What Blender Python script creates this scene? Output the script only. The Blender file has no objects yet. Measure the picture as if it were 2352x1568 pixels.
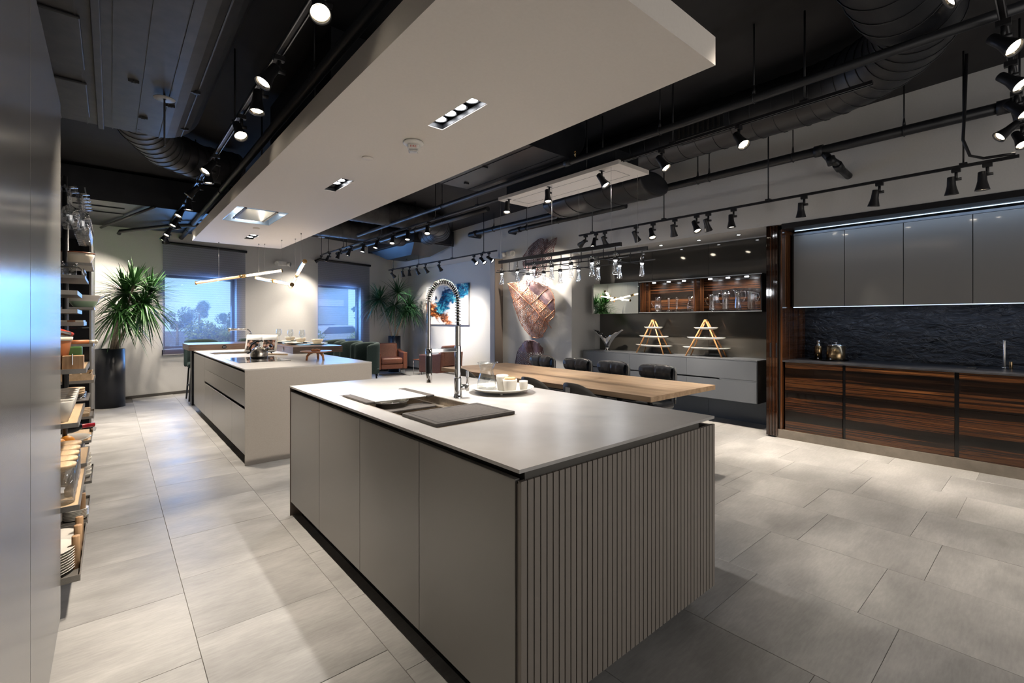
import bpy, bmesh, math, random
from math import sin, cos, pi, sqrt, atan, radians
from mathutils import Vector, Matrix, Quaternion, noise
random.seed(11)
SC = bpy.context.scene
COL = SC.collection

# ---------------------------------------------------------------- camera, world, exposure
F = 1075.0; CX = 1176.0; HY = 736.0; EYE = 1.385
TH = atan((1176 - 255) / 1075)
cam_d = bpy.data.cameras.new('camera'); cam = bpy.data.objects.new('camera', cam_d); COL.objects.link(cam)
cam.location = (0, 0, EYE); cam.rotation_euler = (pi / 2, 0, -TH)
cam_d.sensor_width = 36; cam_d.lens = 36 * F / 2352; cam_d.shift_y = (HY - 784) / 2352
cam_d.clip_start = 0.02; cam_d.clip_end = 200
SC.camera = cam
vs = SC.view_settings
vs.view_transform = 'Standard'; vs.look = 'None'; vs.gamma = 1; vs.use_curve_mapping = False
vs.exposure = 0.45
cy = SC.cycles
cy.max_bounces = 7; cy.use_adaptive_sampling = True; cy.adaptive_threshold = .015; cy.diffuse_bounces = 4; cy.glossy_bounces = 4; cy.transmission_bounces = 6; cy.transparent_max_bounces = 14
cy.sample_clamp_indirect = 4.0; cy.caustics_reflective = False; cy.caustics_refractive = False
cy.use_denoising = True; cy.blur_glossy = 0.5

SPOT = 85.0      # track spot watts
DOWN = 76.0      # raft downlight watts
WARM = (1.0, 0.88, 0.74); COOL = (0.93, 0.95, 1.0)

w = bpy.data.worlds.new('world'); SC.world = w; w.use_nodes = True
nt = w.node_tree; nt.nodes.clear()
wo = nt.nodes.new('ShaderNodeOutputWorld'); bg = nt.nodes.new('ShaderNodeBackground')
tc = nt.nodes.new('ShaderNodeTexCoord'); sx = nt.nodes.new('ShaderNodeSeparateXYZ'); cr = nt.nodes.new('ShaderNodeValToRGB')
nt.links.new(tc.outputs['Generated'], sx.inputs[0]); nt.links.new(sx.outputs['Z'], cr.inputs[0])
cr.color_ramp.elements[0].position = 0.0; cr.color_ramp.elements[0].color = (0.58, 0.82, 1.0, 1)
cr.color_ramp.elements[1].position = 0.7; cr.color_ramp.elements[1].color = (0.10, 0.28, 0.80, 1)
nt.links.new(cr.outputs[0], bg.inputs[0]); bg.inputs[1].default_value = 1.5
nt.links.new(bg.outputs[0], wo.inputs[0])
sun_d = bpy.data.lights.new('sun', 'SUN'); sun_d.energy = 3.2; sun_d.angle = .01; sun_d.color = (1, .95, .85)
sun = bpy.data.objects.new('sun', sun_d); COL.objects.link(sun); sun.rotation_mode = 'QUATERNION'
sun.rotation_quaternion = Vector((0, 0, -1)).rotation_difference(Vector((.25, .62, -.75)).normalized())

fwv = Vector((sin(TH), cos(TH), 0)); rtv = Vector((cos(TH), -sin(TH), 0)); upv = Vector((0, 0, 1)); EY = Vector((0, 0, EYE))
def at(u, v, x=None, y=None, z=None, t=None):
    """where the sight line of a measured point meets a plane of the room (x, y or z) or a depth t"""
    d = fwv + (u - CX) / F * rtv + (HY - v) / F * upv
    if x is not None: t = x / d.x
    elif y is not None: t = y / d.y
    elif z is not None: t = (z - EYE) / d.z
    return EY + d * t

# ---------------------------------------------------------------- mesh builder
class MB:
    def __init__(s): s.v = []; s.f = []; s.sm = []
    def add(s, vs, fs, smooth=False):
        o = len(s.v); s.v += [Vector(p) for p in vs]
        for f in fs: s.f.append([o + i for i in f]); s.sm.append(smooth)
        return s
    def box(s, x0, x1, y0, y1, z0, z1):
        return s.add([(x0,y0,z0),(x1,y0,z0),(x1,y1,z0),(x0,y1,z0),(x0,y0,z1),(x1,y0,z1),(x1,y1,z1),(x0,y1,z1)],
                     [(0,3,2,1),(4,5,6,7),(0,1,5,4),(1,2,6,5),(2,3,7,6),(3,0,4,7)])
    def obox(s, c, sz, q=None):
        q = q or Quaternion(); h = [a / 2 for a in sz]; c = Vector(c); n = len(s.v)
        s.box(-h[0], h[0], -h[1], h[1], -h[2], h[2])
        for i in range(n, len(s.v)): s.v[i] = c + q @ s.v[i]
        return s
    def chbox(s, x0, x1, y0, y1, z0, z1, c):
        return s.add([(x0,y0,z0),(x1,y0,z0),(x1,y1,z0),(x0,y1,z0),(x0,y0,z1-c),(x1,y0,z1-c),(x1,y1,z1-c),(x0,y1,z1-c),
                      (x0+c,y0+c,z1),(x1-c,y0+c,z1),(x1-c,y1-c,z1),(x0+c,y1-c,z1)],
                     [(0,1,5,4),(1,2,6,5),(2,3,7,6),(3,0,4,7),(4,5,9,8),(5,6,10,9),(6,7,11,10),(7,4,8,11),(8,9,10,11)])
    def ring(s, c, ax, r, n, ref=None):
        ax = Vector(ax).normalized(); a = Vector(ref) if ref is not None else (Vector((0,0,1)) if abs(ax.z) < .9 else Vector((1,0,0)))
        u = (a - ax * a.dot(ax)).normalized(); w_ = ax.cross(u); c = Vector(c)
        return [c + (u * cos(2*pi*i/n) + w_ * sin(2*pi*i/n)) * r for i in range(n)]
    def loft(s, rings, cap=True, smooth=True, closed=False):
        n = len(rings[0]); o = len(s.v)
        for r in rings: s.v += [Vector(p) for p in r]
        m = len(rings)
        for j in range(m if closed else m - 1):
            a = o + j * n; b = o + ((j + 1) % m) * n
            for i in range(n):
                k = (i + 1) % n; s.f.append([a+i, a+k, b+k, b+i]); s.sm.append(smooth)
        if cap and not closed:
            s.f.append([o + i for i in range(n)][::-1]); s.sm.append(False)
            s.f.append([o + (m-1)*n + i for i in range(n)]); s.sm.append(False)
        return s
    def cyl(s, p, q, r1, r2=None, n=14, cap=True):
        r2 = r1 if r2 is None else r2; p = Vector(p); q = Vector(q)
        return s.loft([s.ring(p, q-p, r1, n), s.ring(q, q-p, r2, n)], cap)
    def lathe(s, prof, c=(0,0,0), n=24, cap=False, ax=(0,0,1)):
        c = Vector(c); ax = Vector(ax).normalized()
        return s.loft([s.ring(c + ax * z, ax, max(r, 1e-4), n) for r, z in prof], cap)
    def tube(s, pts, r, n=8, closed=False, cap=True):
        pts = [Vector(p) for p in pts]; m = len(pts); rings = []; ref = None
        for i, p in enumerate(pts):
            a = pts[(i-1) % m] if (closed or i) else p; b = pts[(i+1) % m] if (closed or i < m-1) else p
            t = (b - a).normalized()
            if ref is None: ref = Vector((0,0,1)) if abs(t.z) < .9 else Vector((1,0,0))
            ref = (ref - t * ref.dot(t)).normalized()
            rr = r(i/(m-1)) if callable(r) else r
            rings.append(s.ring(p, t, rr, n, ref))
        return s.loft(rings, cap, True, closed)
    def sph(s, c, r, n=14, m=9):
        r = (r, r, r) if not hasattr(r, '__len__') else r; c = Vector(c)
        rings = [[c + Vector((r[0]*sin(a)*cos(2*pi*i/n), r[1]*sin(a)*sin(2*pi*i/n), -r[2]*cos(a))) for i in range(n)]
                 for a in [max(.02, min(pi-.02, pi*j/(m-1))) for j in range(m)]]
        return s.loft(rings, True)
    def prism(s, poly, fn, d0, d1, smooth=False):
        n = len(poly)
        s.add([fn(a, b, d0) for a, b in poly] + [fn(a, b, d1) for a, b in poly],
              [list(range(n))[::-1], list(range(n, 2*n))] + [(i, (i+1) % n, n+(i+1) % n, n+i) for i in range(n)], smooth)
        return s
    def grid(s, fn, nu, nv, smooth=True):
        return s.add([fn(i/nu, j/nv) for j in range(nv+1) for i in range(nu+1)],
                     [(j*(nu+1)+i, j*(nu+1)+i+1, (j+1)*(nu+1)+i+1, (j+1)*(nu+1)+i) for j in range(nv) for i in range(nu)], smooth)
    def slab(s, xs, ys, z0, z1, holes, fn=lambda a, b, c: (a, b, c)):
        """plate with rectangular openings (x0,x1,y0,y1)"""
        X = sorted(set(list(xs) + [a for h in holes for a in h[:2]])); Y = sorted(set(list(ys) + [a for h in holes for a in h[2:]]))
        def solid(i, j):
            if i < 0 or j < 0 or i >= len(X)-1 or j >= len(Y)-1: return False
            a = (X[i]+X[i+1])/2; b = (Y[j]+Y[j+1])/2
            return not any(h[0] < a < h[1] and h[2] < b < h[3] for h in holes)
        o = len(s.v)
        for z in (z0, z1):
            for y in Y:
                for x in X: s.v.append(Vector(fn(x, y, z)))
        N = len(X); L = N * len(Y)
        def q(*f): s.f.append([o+i for i in f]); s.sm.append(False)
        for j in range(len(Y)-1):
            for i in range(N-1):
                if not solid(i, j): continue
                a, b, c, d = j*N+i, j*N+i+1, (j+1)*N+i+1, (j+1)*N+i
                q(a, d, c, b); q(L+a, L+b, L+c, L+d)
                if not solid(i, j-1): q(a, b, L+b, L+a)
                if not solid(i+1, j): q(b, c, L+c, L+b)
                if not solid(i, j+1): q(c, d, L+d, L+c)
                if not solid(i-1, j): q(d, a, L+a, L+d)
        return s
    def move(s, M, start=0):
        for i in range(start, len(s.v)): s.v[i] = M @ s.v[i]
        return s

WM = {}
def setprops(o, label=None, cat=None, group=None, kind=None):
    if label: o['label'] = label
    if cat: o['category'] = cat
    if group: o['group'] = group
    if kind: o['kind'] = kind
    return o
def thing(name, label, cat, loc=(0,0,0), group=None, rz=0.0):
    o = bpy.data.objects.new(name, None); COL.objects.link(o); o.empty_display_size = .1
    o.location = loc; o.rotation_euler = (0, 0, rz)
    WM[o.name] = Matrix.Translation(Vector(loc)) @ Matrix.Rotation(rz, 4, 'Z')
    return setprops(o, label, cat, group)
def mesh(name, mb, mat):
    me = bpy.data.meshes.new(name); me.from_pydata([tuple(v) for v in mb.v], [], mb.f)
    me.polygons.foreach_set('use_smooth', mb.sm)
    for m in (mat if isinstance(mat, (list, tuple)) else [mat]): me.materials.append(m)
    me.update(); return me
def ob(name, mb, mat, parent=None, bevel=0, label=None, cat=None, group=None, kind=None, solid=0, sub=0, local=False, seg=2):
    if parent is None:
        xs = [v.x for v in mb.v]; ys = [v.y for v in mb.v]; zs = [v.z for v in mb.v]
        c = Vector(((min(xs)+max(xs))/2, (min(ys)+max(ys))/2, min(zs))); M = Matrix.Translation(c)
        loc = c
    else: M = WM[parent.name]; loc = (0, 0, 0)
    if not local:
        Mi = M.inverted()
        mb.v = [Mi @ v for v in mb.v]
    o = bpy.data.objects.new(name, mesh(name, mb, mat)); COL.objects.link(o); o.location = loc
    if parent is not None: o.parent = parent
    WM[o.name] = M
    if bevel:
        b = o.modifiers.new('bevel', 'BEVEL'); b.width = bevel; b.segments = seg; b.limit_method = 'ANGLE'; b.angle_limit = radians(40)
    if solid:
        b = o.modifiers.new('solid', 'SOLIDIFY'); b.thickness = solid; b.offset = 0
    if sub:
        b = o.modifiers.new('sub', 'SUBSURF'); b.levels = sub; b.render_levels = sub
    return setprops(o, label, cat, group, kind)
def fixorient(o):
    bm = bmesh.new(); bm.from_mesh(o.data); bmesh.ops.recalc_face_normals(bm, faces=bm.faces[:]); bm.to_mesh(o.data); bm.free(); return o
KIDS = {}
def dup(root, loc, rz=0.0, label=None, group=None):
    def cp(o, par):
        c = o.copy(); COL.objects.link(c)
        if par is not None: c.parent = par
        for ch in o.children: cp(ch, c)
        return c
    r = cp(root, None); r.location = loc; r.rotation_euler = (0, 0, rz)
    if label: r['label'] = label
    if group: r['group'] = group
    return r
ORD = ['first','second','third','fourth','fifth','sixth','seventh','eighth','ninth','tenth','eleventh','twelfth','thirteenth','fourteenth','fifteenth','sixteenth']
def lamp(name, kind, loc, energy, color, parent=None, aim=None, size=.05, spot=None, blend=.6, sy=None):
    d = bpy.data.lights.new(name, kind); d.energy = energy; d.color = color
    if kind == 'SPOT': d.spot_size = spot; d.spot_blend = blend; d.shadow_soft_size = size
    elif kind == 'AREA':
        d.size = size
        if sy: d.shape = 'RECTANGLE'; d.size_y = sy
    else: d.shadow_soft_size = size
    o = bpy.data.objects.new(name, d); COL.objects.link(o); o.location = loc
    if parent is not None: o.parent = parent
    if aim is not None:
        o.rotation_mode = 'QUATERNION'; o.rotation_quaternion = Vector((0,0,-1)).rotation_difference(Vector(aim).normalized())
    return o

# ---------------------------------------------------------------- materials
def mat(name, col=(.5,.5,.5), rough=.5, metal=0.0, spec=.5, emit=None, es=1.0, coat=0.0, alpha=1.0, trans=0.0, ior=1.45):
    m = bpy.data.materials.new(name); m.use_nodes = True; b = m.node_tree.nodes['Principled BSDF']
    b.inputs['Base Color'].default_value = (*col, 1); b.inputs['Roughness'].default_value = rough
    b.inputs['Metallic'].default_value = metal; b.inputs['Specular IOR Level'].default_value = spec
    b.inputs['IOR'].default_value = ior
    if emit: b.inputs['Emission Color'].default_value = (*emit, 1); b.inputs['Emission Strength'].default_value = es
    if coat: b.inputs['Coat Weight'].default_value = coat; b.inputs['Coat Roughness'].default_value = .04
    if trans: b.inputs['Transmission Weight'].default_value = trans
    return m
class N:
    def __init__(s, m): s.m = m; s.t = m.node_tree; s.b = m.node_tree.nodes.get('Principled BSDF')
    def n(s, typ, **kw):
        x = s.t.nodes.new(typ)
        for k, v in kw.items():
            if k in x.inputs.keys(): x.inputs[k].default_value = v
            else: setattr(x, k, v)
        return x
    def l(s, a, b): s.t.links.new(a, b)
    def ramp(s, fac, stops):
        r = s.n('ShaderNodeValToRGB'); s.l(fac, r.inputs[0]); e = r.color_ramp.elements
        while len(e) < len(stops): e.new(.5)
        for i, (p, c) in enumerate(stops): e[i].position = p; e[i].color = (*c, 1) if len(c) == 3 else c
        return r
    def coord(s, scale=(1,1,1), rot=(0,0,0), which='Object', rnd=False):
        c = s.n('ShaderNodeTexCoord'); mp = s.n('ShaderNodeMapping'); mp.inputs['Scale'].default_value = scale; mp.inputs['Rotation'].default_value = rot
        s.l(c.outputs[which], mp.inputs[0])
        if rnd:
            oi = s.n('ShaderNodeObjectInfo'); mu = s.n('ShaderNodeMath', operation='MULTIPLY'); mu.inputs[1].default_value = 37.0
            cb = s.n('ShaderNodeCombineXYZ'); s.l(oi.outputs['Random'], mu.inputs[0])
            for i in range(3): s.l(mu.outputs[0], cb.inputs[i])
            s.l(cb.outputs[0], mp.inputs[1])
        return mp.outputs[0]
    def noise(s, vec, scale=5, detail=4, rough=.55, dist=0):
        x = s.n('ShaderNodeTexNoise'); x.inputs['Scale'].default_value = scale; x.inputs['Detail'].default_value = detail
        x.inputs['Roughness'].default_value = rough; x.inputs['Distortion'].default_value = dist; s.l(vec, x.inputs[0]); return x.outputs[0]
    def bump(s, h, st=.2, d=.01):
        b = s.n('ShaderNodeBump'); b.inputs['Strength'].default_value = st; b.inputs['Distance'].default_value = d
        s.l(h, b.inputs['Height']); s.l(b.outputs[0], s.b.inputs['Normal'])
    def base(s, o): s.l(o, s.b.inputs['Base Color'])
def wood(name, c1, c2, c3, rough, scale, fine=(1,1,1), coat=0.0, st=None, which='Object', bump=.05, dist=.4):
    """stretched-noise wood; scale is the per-axis frequency (small along the grain)"""
    m = mat(name, c2, rough, coat=coat); k = N(m); v = k.coord(scale, which=which, rnd=False)
    n1 = k.noise(v, 1.0, 5, .6, dist)
    stops = st or [(.30, c1), (.5, c2), (.70, c3)]
    r = k.ramp(n1, stops); k.base(r.outputs[0]); k.bump(n1, bump, .002); return m
def noisy(name, c1, c2, rough, scale=40, bump=.1, metal=0, bs=None, coat=0, spec=.5, lo=.35, hi=.65):
    m = mat(name, c1, rough, metal, spec, coat=coat); k = N(m); v = k.coord()
    n1 = k.noise(v, scale, 5); r = k.ramp(n1, [(lo, c1), (hi, c2)]); k.base(r.outputs[0])
    if bump: k.bump(k.noise(v, bs or scale, 4), bump, .003)
    return m
def glassy(name, tint=(1,1,1), refl=.10, gl=.02, edge=.75):
    """thin clear glass: transmits straight through, reflects more at grazing angles"""
    m = bpy.data.materials.new(name); m.use_nodes = True; t = m.node_tree; t.nodes.clear(); k = N(m)
    o = k.n('ShaderNodeOutputMaterial'); tr = k.n('ShaderNodeBsdfTransparent'); tr.inputs[0].default_value = (*tint, 1)
    g = k.n('ShaderNodeBsdfGlossy'); g.inputs['Roughness'].default_value = gl; g.inputs[0].default_value = (1,1,1,1)
    lw = k.n('ShaderNodeLayerWeight'); lw.inputs[0].default_value = .5
    r = k.ramp(lw.outputs['Facing'], [(0, (refl,)*3), (.55, (refl*1.6,)*3), (1, (edge,)*3)])
    mx = k.n('ShaderNodeMixShader'); k.l(r.outputs[0], mx.inputs[0]); k.l(tr.outputs[0], mx.inputs[1]); k.l(g.outputs[0], mx.inputs[2]); k.l(mx.outputs[0], o.inputs[0])
    return m
def emis(name, col, s): return mat(name, (.8,.8,.8), .5, emit=col, es=s)

M = {}
M['wall'] = noisy('wall_paint', (.56,.555,.54), (.58,.575,.56), .75, 60, .04)
M['raft'] = noisy('raft_paint', (.74,.69,.635), (.76,.71,.655), .7, 60, .03)
M['ceil'] = noisy('ceiling_black', (.012,.012,.014), (.018,.018,.020), .8, 3, .2)
M['duct'] = noisy('duct_paint', (.020,.020,.023), (.036,.035,.036), .5, 9, .15)
M['duct2'] = noisy('duct_dark', (.011,.012,.015), (.017,.018,.021), .42, 5, .1)
M['black'] = mat('black_metal', (.012,.012,.014), .42, 0, .5)
M['blackgl'] = mat('black_gloss', (.006,.006,.007), .12)
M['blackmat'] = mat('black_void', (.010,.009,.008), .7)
M['grout'] = mat('grout', (.13,.12,.105), .9)
# floor tile
m = mat('floor_tile', (.4,.38,.35), .42); k = N(m); M['tile'] = m
v = k.coord((1.0, 2.0, 1), rnd=True); n1 = k.noise(v, 2.0, 8, .66); n2 = k.noise(k.coord((14, 90, 1), rnd=True), 1.0, 4, .6)
mx = k.n('ShaderNodeMath', operation='MULTIPLY_ADD'); mx.inputs[1].default_value = .35; k.l(n2, mx.inputs[0]); k.l(n1, mx.inputs[2])
r = k.ramp(mx.outputs[0], [(.45, (.255,.249,.238)), (.66, (.335,.328,.316)), (.86, (.425,.415,.400))])
oi = k.n('ShaderNodeObjectInfo'); hs = k.n('ShaderNodeHueSaturation'); mr = k.n('ShaderNodeMapRange'); mr.inputs[3].default_value = .93; mr.inputs[4].default_value = 1.07
k.l(oi.outputs['Random'], mr.inputs[0]); k.l(mr.outputs[0], hs.inputs['Value']); k.l(r.outputs[0], hs.inputs['Color']); k.base(hs.outputs[0])
k.bump(n2, .12, .002)
rr = k.n('ShaderNodeMapRange'); rr.inputs[1].default_value = .3; rr.inputs[2].default_value = .7; rr.inputs[3].default_value = .30; rr.inputs[4].default_value = .46; k.l(n1, rr.inputs[0]); k.l(rr.outputs[0], m.node_tree.nodes['Principled BSDF'].inputs['Roughness'])
M['counter'] = noisy('ceramic_top', (.43,.415,.40), (.47,.455,.44), .33, 7, .02, bs=300)
M['stone'] = noisy('ceramic_panel', (.335,.307,.277), (.375,.345,.315), .45, 220, .06)
M['lacquer'] = noisy('taupe_lacquer', (.265,.253,.235), (.275,.263,.245), .30, 900, .015, spec=.7)
M['slat'] = noisy('slat_lacquer', (.215,.19,.165), (.225,.20,.175), .5, 500, .02)
M['graycab'] = noisy('gray_cabinet', (.115,.125,.140), (.125,.135,.150), .38, 300, .01)
M['upper'] = mat('glass_front', (.185,.182,.175), .10, 0, .6, coat=.6)
M['tall'] = noisy('tall_door', (.165,.160,.150), (.175,.170,.160), .20, 900, .01, spec=.5)
M['dglass'] = mat('dark_glass_panel', (.050,.047,.042), .05, 0, .75)
M['toe'] = mat('toe_panel', (.10,.12,.15), .35)
M['chrome'] = mat('chrome', (.86,.86,.87), .06, 1)
M['chromed'] = mat('chrome_brushed', (.62,.60,.57), .25, 1)
M['steel'] = noisy('steel', (.42,.39,.35), (.50,.47,.42), .28, 300, .02, metal=1)
M['tray'] = noisy('tray_steel', (.26,.245,.225), (.30,.28,.26), .35, 300, .02, metal=.6)
M['mirror'] = mat('mirror', (.72,.76,.74), .01, 1)
M['brass'] = mat('brass', (.72,.50,.24), .2, 1)
M['white'] = mat('white_porcelain', (.80,.77,.71), .18, coat=.3)
M['cream'] = mat('cream_stoneware', (.72,.65,.53), .35)
M['plastic'] = mat('white_plastic', (.72,.70,.66), .45)
M['ebonyh'] = wood('ebony_across', (.006,.003,.002), (.09,.028,.008), (.30,.115,.035), .22, (1.2, .55, 46), coat=.35,
                   st=[(.38,(.006,.003,.002)),(.47,(.025,.009,.004)),(.54,(.09,.032,.010)),(.60,(.025,.010,.004)),(.68,(.19,.072,.022)),(.77,(.05,.018,.006))], dist=.8)
m = M['ebonyh']; k = N(m); v_ = k.coord((1,1,1)); sp = k.n('ShaderNodeSeparateXYZ'); k.l(v_, sp.inputs[0])
nz = k.noise(k.coord((1,.8,3)), 1.0, 2); ph_ = k.n('ShaderNodeMath', operation='MULTIPLY_ADD'); ph_.inputs[1].default_value = 2*pi/.262; ph_.inputs[2].default_value = 0
k.l(sp.outputs['Z'], ph_.inputs[0]); ad_ = k.n('ShaderNodeMath', operation='MULTIPLY_ADD'); ad_.inputs[1].default_value = 3.0; k.l(nz, ad_.inputs[0]); k.l(ph_.outputs[0], ad_.inputs[2])
sn_ = k.n('ShaderNodeMath', operation='SINE'); k.l(ad_.outputs[0], sn_.inputs[0]); rp_ = k.ramp(sn_.outputs[0], [(.25, (1,1,1)), (.62, (.9,.9,.9)), (.74, (.10,.10,.12))])
mr_ = k.n('ShaderNodeMapRange'); mr_.inputs[1].default_value = -1; mr_.inputs[2].default_value = 1; k.l(sn_.outputs[0], mr_.inputs[0]); k.l(mr_.outputs[0], rp_.inputs[0])
old = k.b.inputs['Base Color'].links[0].from_socket; ml_ = k.n('ShaderNodeMixRGB', blend_type='MULTIPLY'); ml_.inputs[0].default_value = 1.0; k.l(old, ml_.inputs[1]); k.l(rp_.outputs[0], ml_.inputs[2]); k.base(ml_.outputs[0])
M['ebonyv'] = wood('ebony_upright', (.006,.003,.002), (.09,.028,.008), (.30,.115,.035), .16, (46, 46, .35), coat=.5,
                   st=[(.36,(.006,.003,.002)),(.48,(.05,.017,.006)),(.58,(.15,.055,.018)),(.68,(.24,.095,.035))])
M['ebonyd'] = wood('ebony_dark', (.005,.003,.002), (.02,.008,.004), (.07,.025,.01), .06, (50, 50, .3), coat=.9)
M['oak'] = wood('table_oak', (.30,.20,.125), (.41,.285,.18), (.50,.36,.235), .42, (16, 1.2, 16))
M['oakend'] = wood('table_oak_side', (.25,.15,.085), (.33,.205,.12), (.42,.27,.16), .45, (14, 1.6, 30))
M['darkwood'] = wood('bar_walnut', (.05,.028,.018), (.085,.05,.034), (.13,.08,.055), .35, (3, 3, 60))
M['lightwood'] = wood('beech', (.52,.36,.21), (.62,.45,.28), (.70,.53,.35), .45, (30, 3, 30))
M['lidwood'] = wood('ash_lid', (.50,.33,.18), (.64,.45,.27), (.74,.56,.37), .45, (40, 6, 30))
M['pegwood'] = wood('oak_peg', (.34,.20,.10), (.46,.28,.15), (.56,.37,.21), .5, (60, 60, 3))
M['walnut'] = wood('stand_walnut', (.20,.075,.03), (.34,.14,.06), (.46,.21,.10), .3, (4, 30, 30))
M['ladder'] = wood('acacia', (.34,.14,.045), (.56,.27,.10), (.72,.42,.20), .4, (40, 40, 8))
M['tan'] = noisy('tan_leather', (.15,.050,.026), (.185,.064,.034), .42, 30, .15, bs=160)
M['leather'] = noisy('black_leather', (.022,.024,.028), (.035,.037,.042), .33, 12, .4, bs=18)
M['shell'] = noisy('chair_shell', (.045,.042,.038), (.052,.048,.044), .55, 200, .05)
M['green'] = noisy('green_fabric', (.020,.040,.040), (.036,.060,.058), .9, 120, .3)
M['greyedge'] = mat('grey_piping', (.28,.28,.28), .4)
M['copper'] = noisy('copper', (.30,.12,.065), (.50,.22,.12), .38, 18, .3, metal=.85, bs=60)
M['copperd'] = noisy('copper_dark', (.11,.062,.060), (.17,.10,.10), .42, 18, .3, metal=.7, bs=60)
M['leaf'] = noisy('dracaena_leaf', (.015,.062,.016), (.045,.145,.03), .42, 6, 0)
M['leafd'] = noisy('dracaena_leaf_dark', (.012,.050,.022), (.03,.095,.032), .42, 6, 0)
M['cane'] = noisy('cane', (.20,.16,.12), (.30,.25,.19), .8, 30, .3)
M['pot'] = mat('black_pot', (.014,.016,.022), .33)
M['soil'] = noisy('soil', (.03,.02,.015), (.05,.035,.025), .9, 40, .5)
M['glass'] = glassy('clear_glass', (.965,.975,.975), .07, .02, .8)
M['crystal'] = glassy('crystal', (.955,.965,.975), .16, .03, .95)
M['pane'] = glassy('window_pane', (.90,.95,.97), .05, .0, .5)
M['slate'] = noisy('slate_board', (.060,.052,.046), (.085,.074,.066), .6, 90, .15)
M['cord'] = mat('wire', (.35,.35,.35), .4, .8)
M['lensw'] = emis('lens_warm', (1.0,.88,.70), 18)
M['lensc'] = emis('lens_cool', (.92,.95,1.0), 16)
M['tubee'] = emis('tube_light', (1.0,.80,.55), 3.2)
M['tubea'] = emis('tube_light_amber', (1.0,.42,.10), .9)
M['rods'] = mat('rack_rods', (.9,.9,.88), .35, .3)  # pale colour carries the bright raft reflection on the steel rods
M['puck'] = emis('puck_light', (.92,.95,1.0), 12)
M['led'] = emis('led_strip', (.55,.75,1.0), 1.1)
M['lensoff'] = mat('lens_off', (.05,.05,.05), .15)
M['reflector'] = mat('reflector', (.75,.68,.55), .2, 1)
M['trackrail'] = mat('track_rail_light', (.35,.36,.38), .35, .8)
M['orange'] = noisy('orange_peel', (.75,.26,.015), (.85,.36,.03), .45, 30, .2)
M['terra'] = mat('terracotta_glaze', (.56,.20,.075), .4)
M['redcap'] = mat('red_foil', (.35,.010,.02), .25)
M['greentin'] = mat('green_tin', (.06,.15,.04), .4)
M['mint'] = mat('mint_glaze', (.42,.60,.42), .35)
M['rimbrown'] = mat('brown_rim', (.20,.065,.03), .35)
M['redpaint'] = mat('red_paint', (.50,.05,.02), .4)
M['cork'] = noisy('cork', (.62,.40,.18), (.72,.50,.26), .8, 150, .2)
M['page'] = mat('paper', (.78,.77,.74), .7)
M['placemat'] = mat('blue_placemat', (.12,.27,.42), .6)
M['ceram'] = mat('cooktop_glass', (.006,.006,.008), .03, coat=1)
M['clay'] = mat('greyed_pin', (.3,.3,.3), .4)
M['bronzeA'] = mat('antique_bronze', (.42,.30,.17), .25, 1)
M['sinksteel'] = noisy('sink_steel', (.42,.37,.31), (.52,.46,.39), .42, 60, .02, metal=1)
M['hoodlit'] = mat('hood_glass', (.52,.60,.66), .12, .3)
M['darkfloor'] = mat('dark_baseboard', (.07,.065,.06), .6)
M['fingrey'] = mat('fin_grey', (.36,.35,.36), .6)
M['finbrown'] = mat('fin_brown', (.155,.125,.105), .6)
M['plinth'] = noisy('stone_plinth', (.17,.145,.118), (.22,.19,.155), .5, 9, .03)
M['hillgrass'] = noisy('grass_outside', (.10,.16,.05), (.18,.24,.08), .9, 3, .3)
M['bush'] = noisy('bush_outside', (.10,.17,.04), (.42,.45,.12), .9, 4, .5)
M['treefar'] = noisy('tree_outside', (.12,.20,.17), (.18,.28,.20), .9, 3, .5)  # distance haze lightened into the leaf colour
M['carw'] = mat('car_paint', (.5,.52,.55), .3)
M['carb'] = mat('car_paint_dark', (.05,.07,.10), .3)
M['asphalt'] = noisy('asphalt', (.16,.16,.17), (.20,.20,.21), .9, 3, .1)
M['bldg'] = mat('building_far', (.30,.36,.38), .8)  # distance haze mixed into the wall colour
# backsplash: rough leathered stone, wavy relief
m = mat('leather_stone', (.030,.033,.042), .32, 0, .6); M['backsplash'] = m; k = N(m)
v = k.coord((1, 5.5, 12)); n1 = k.noise(v, 1.6, 4, .6, 1.6)
r = k.ramp(n1, [(.35, (.006,.008,.012)), (.7, (.05,.05,.054))]); k.base(r.outputs[0]); k.bump(n1, 1.0, .03)
m = noisy('leather_stone_top', (.025,.026,.030), (.05,.05,.055), .3, 8, .2); M['stonetop'] = m
# roller blind: woven cloth, partly see-through, scalloped weave
m = bpy.data.materials.new('blind_cloth'); m.use_nodes = True; m.node_tree.nodes.clear(); k = N(m); M['blind'] = m
o_ = k.n('ShaderNodeOutputMaterial'); tr = k.n('ShaderNodeBsdfTransparent'); tr.inputs[0].default_value = (.88,.96,1.0,1)
df = k.n('ShaderNodeBsdfDiffuse'); df.inputs[0].default_value = (.21,.19,.28,1); tl = k.n('ShaderNodeBsdfTranslucent'); tl.inputs[0].default_value = (.30,.33,.38,1)
ad = k.n('ShaderNodeMixShader'); ad.inputs[0].default_value = .16; k.l(df.outputs[0], ad.inputs[1]); k.l(tl.outputs[0], ad.inputs[2])
v = k.coord((1,1,1)); sp = k.n('ShaderNodeSeparateXYZ'); k.l(v, sp.inputs[0])
def mth(op, a, b=None, c=None):
    x = k.n('ShaderNodeMath', operation=op)
    for i, q in enumerate((a, b, c)):
        if q is None: continue
        if isinstance(q, (int, float)): x.inputs[i].default_value = q
        else: k.l(q, x.inputs[i])
    return x.outputs[0]
sxn = mth('SINE', mth('MULTIPLY', sp.outputs['X'], 2*pi/.075)); ab = mth('ABSOLUTE', sxn)
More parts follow.
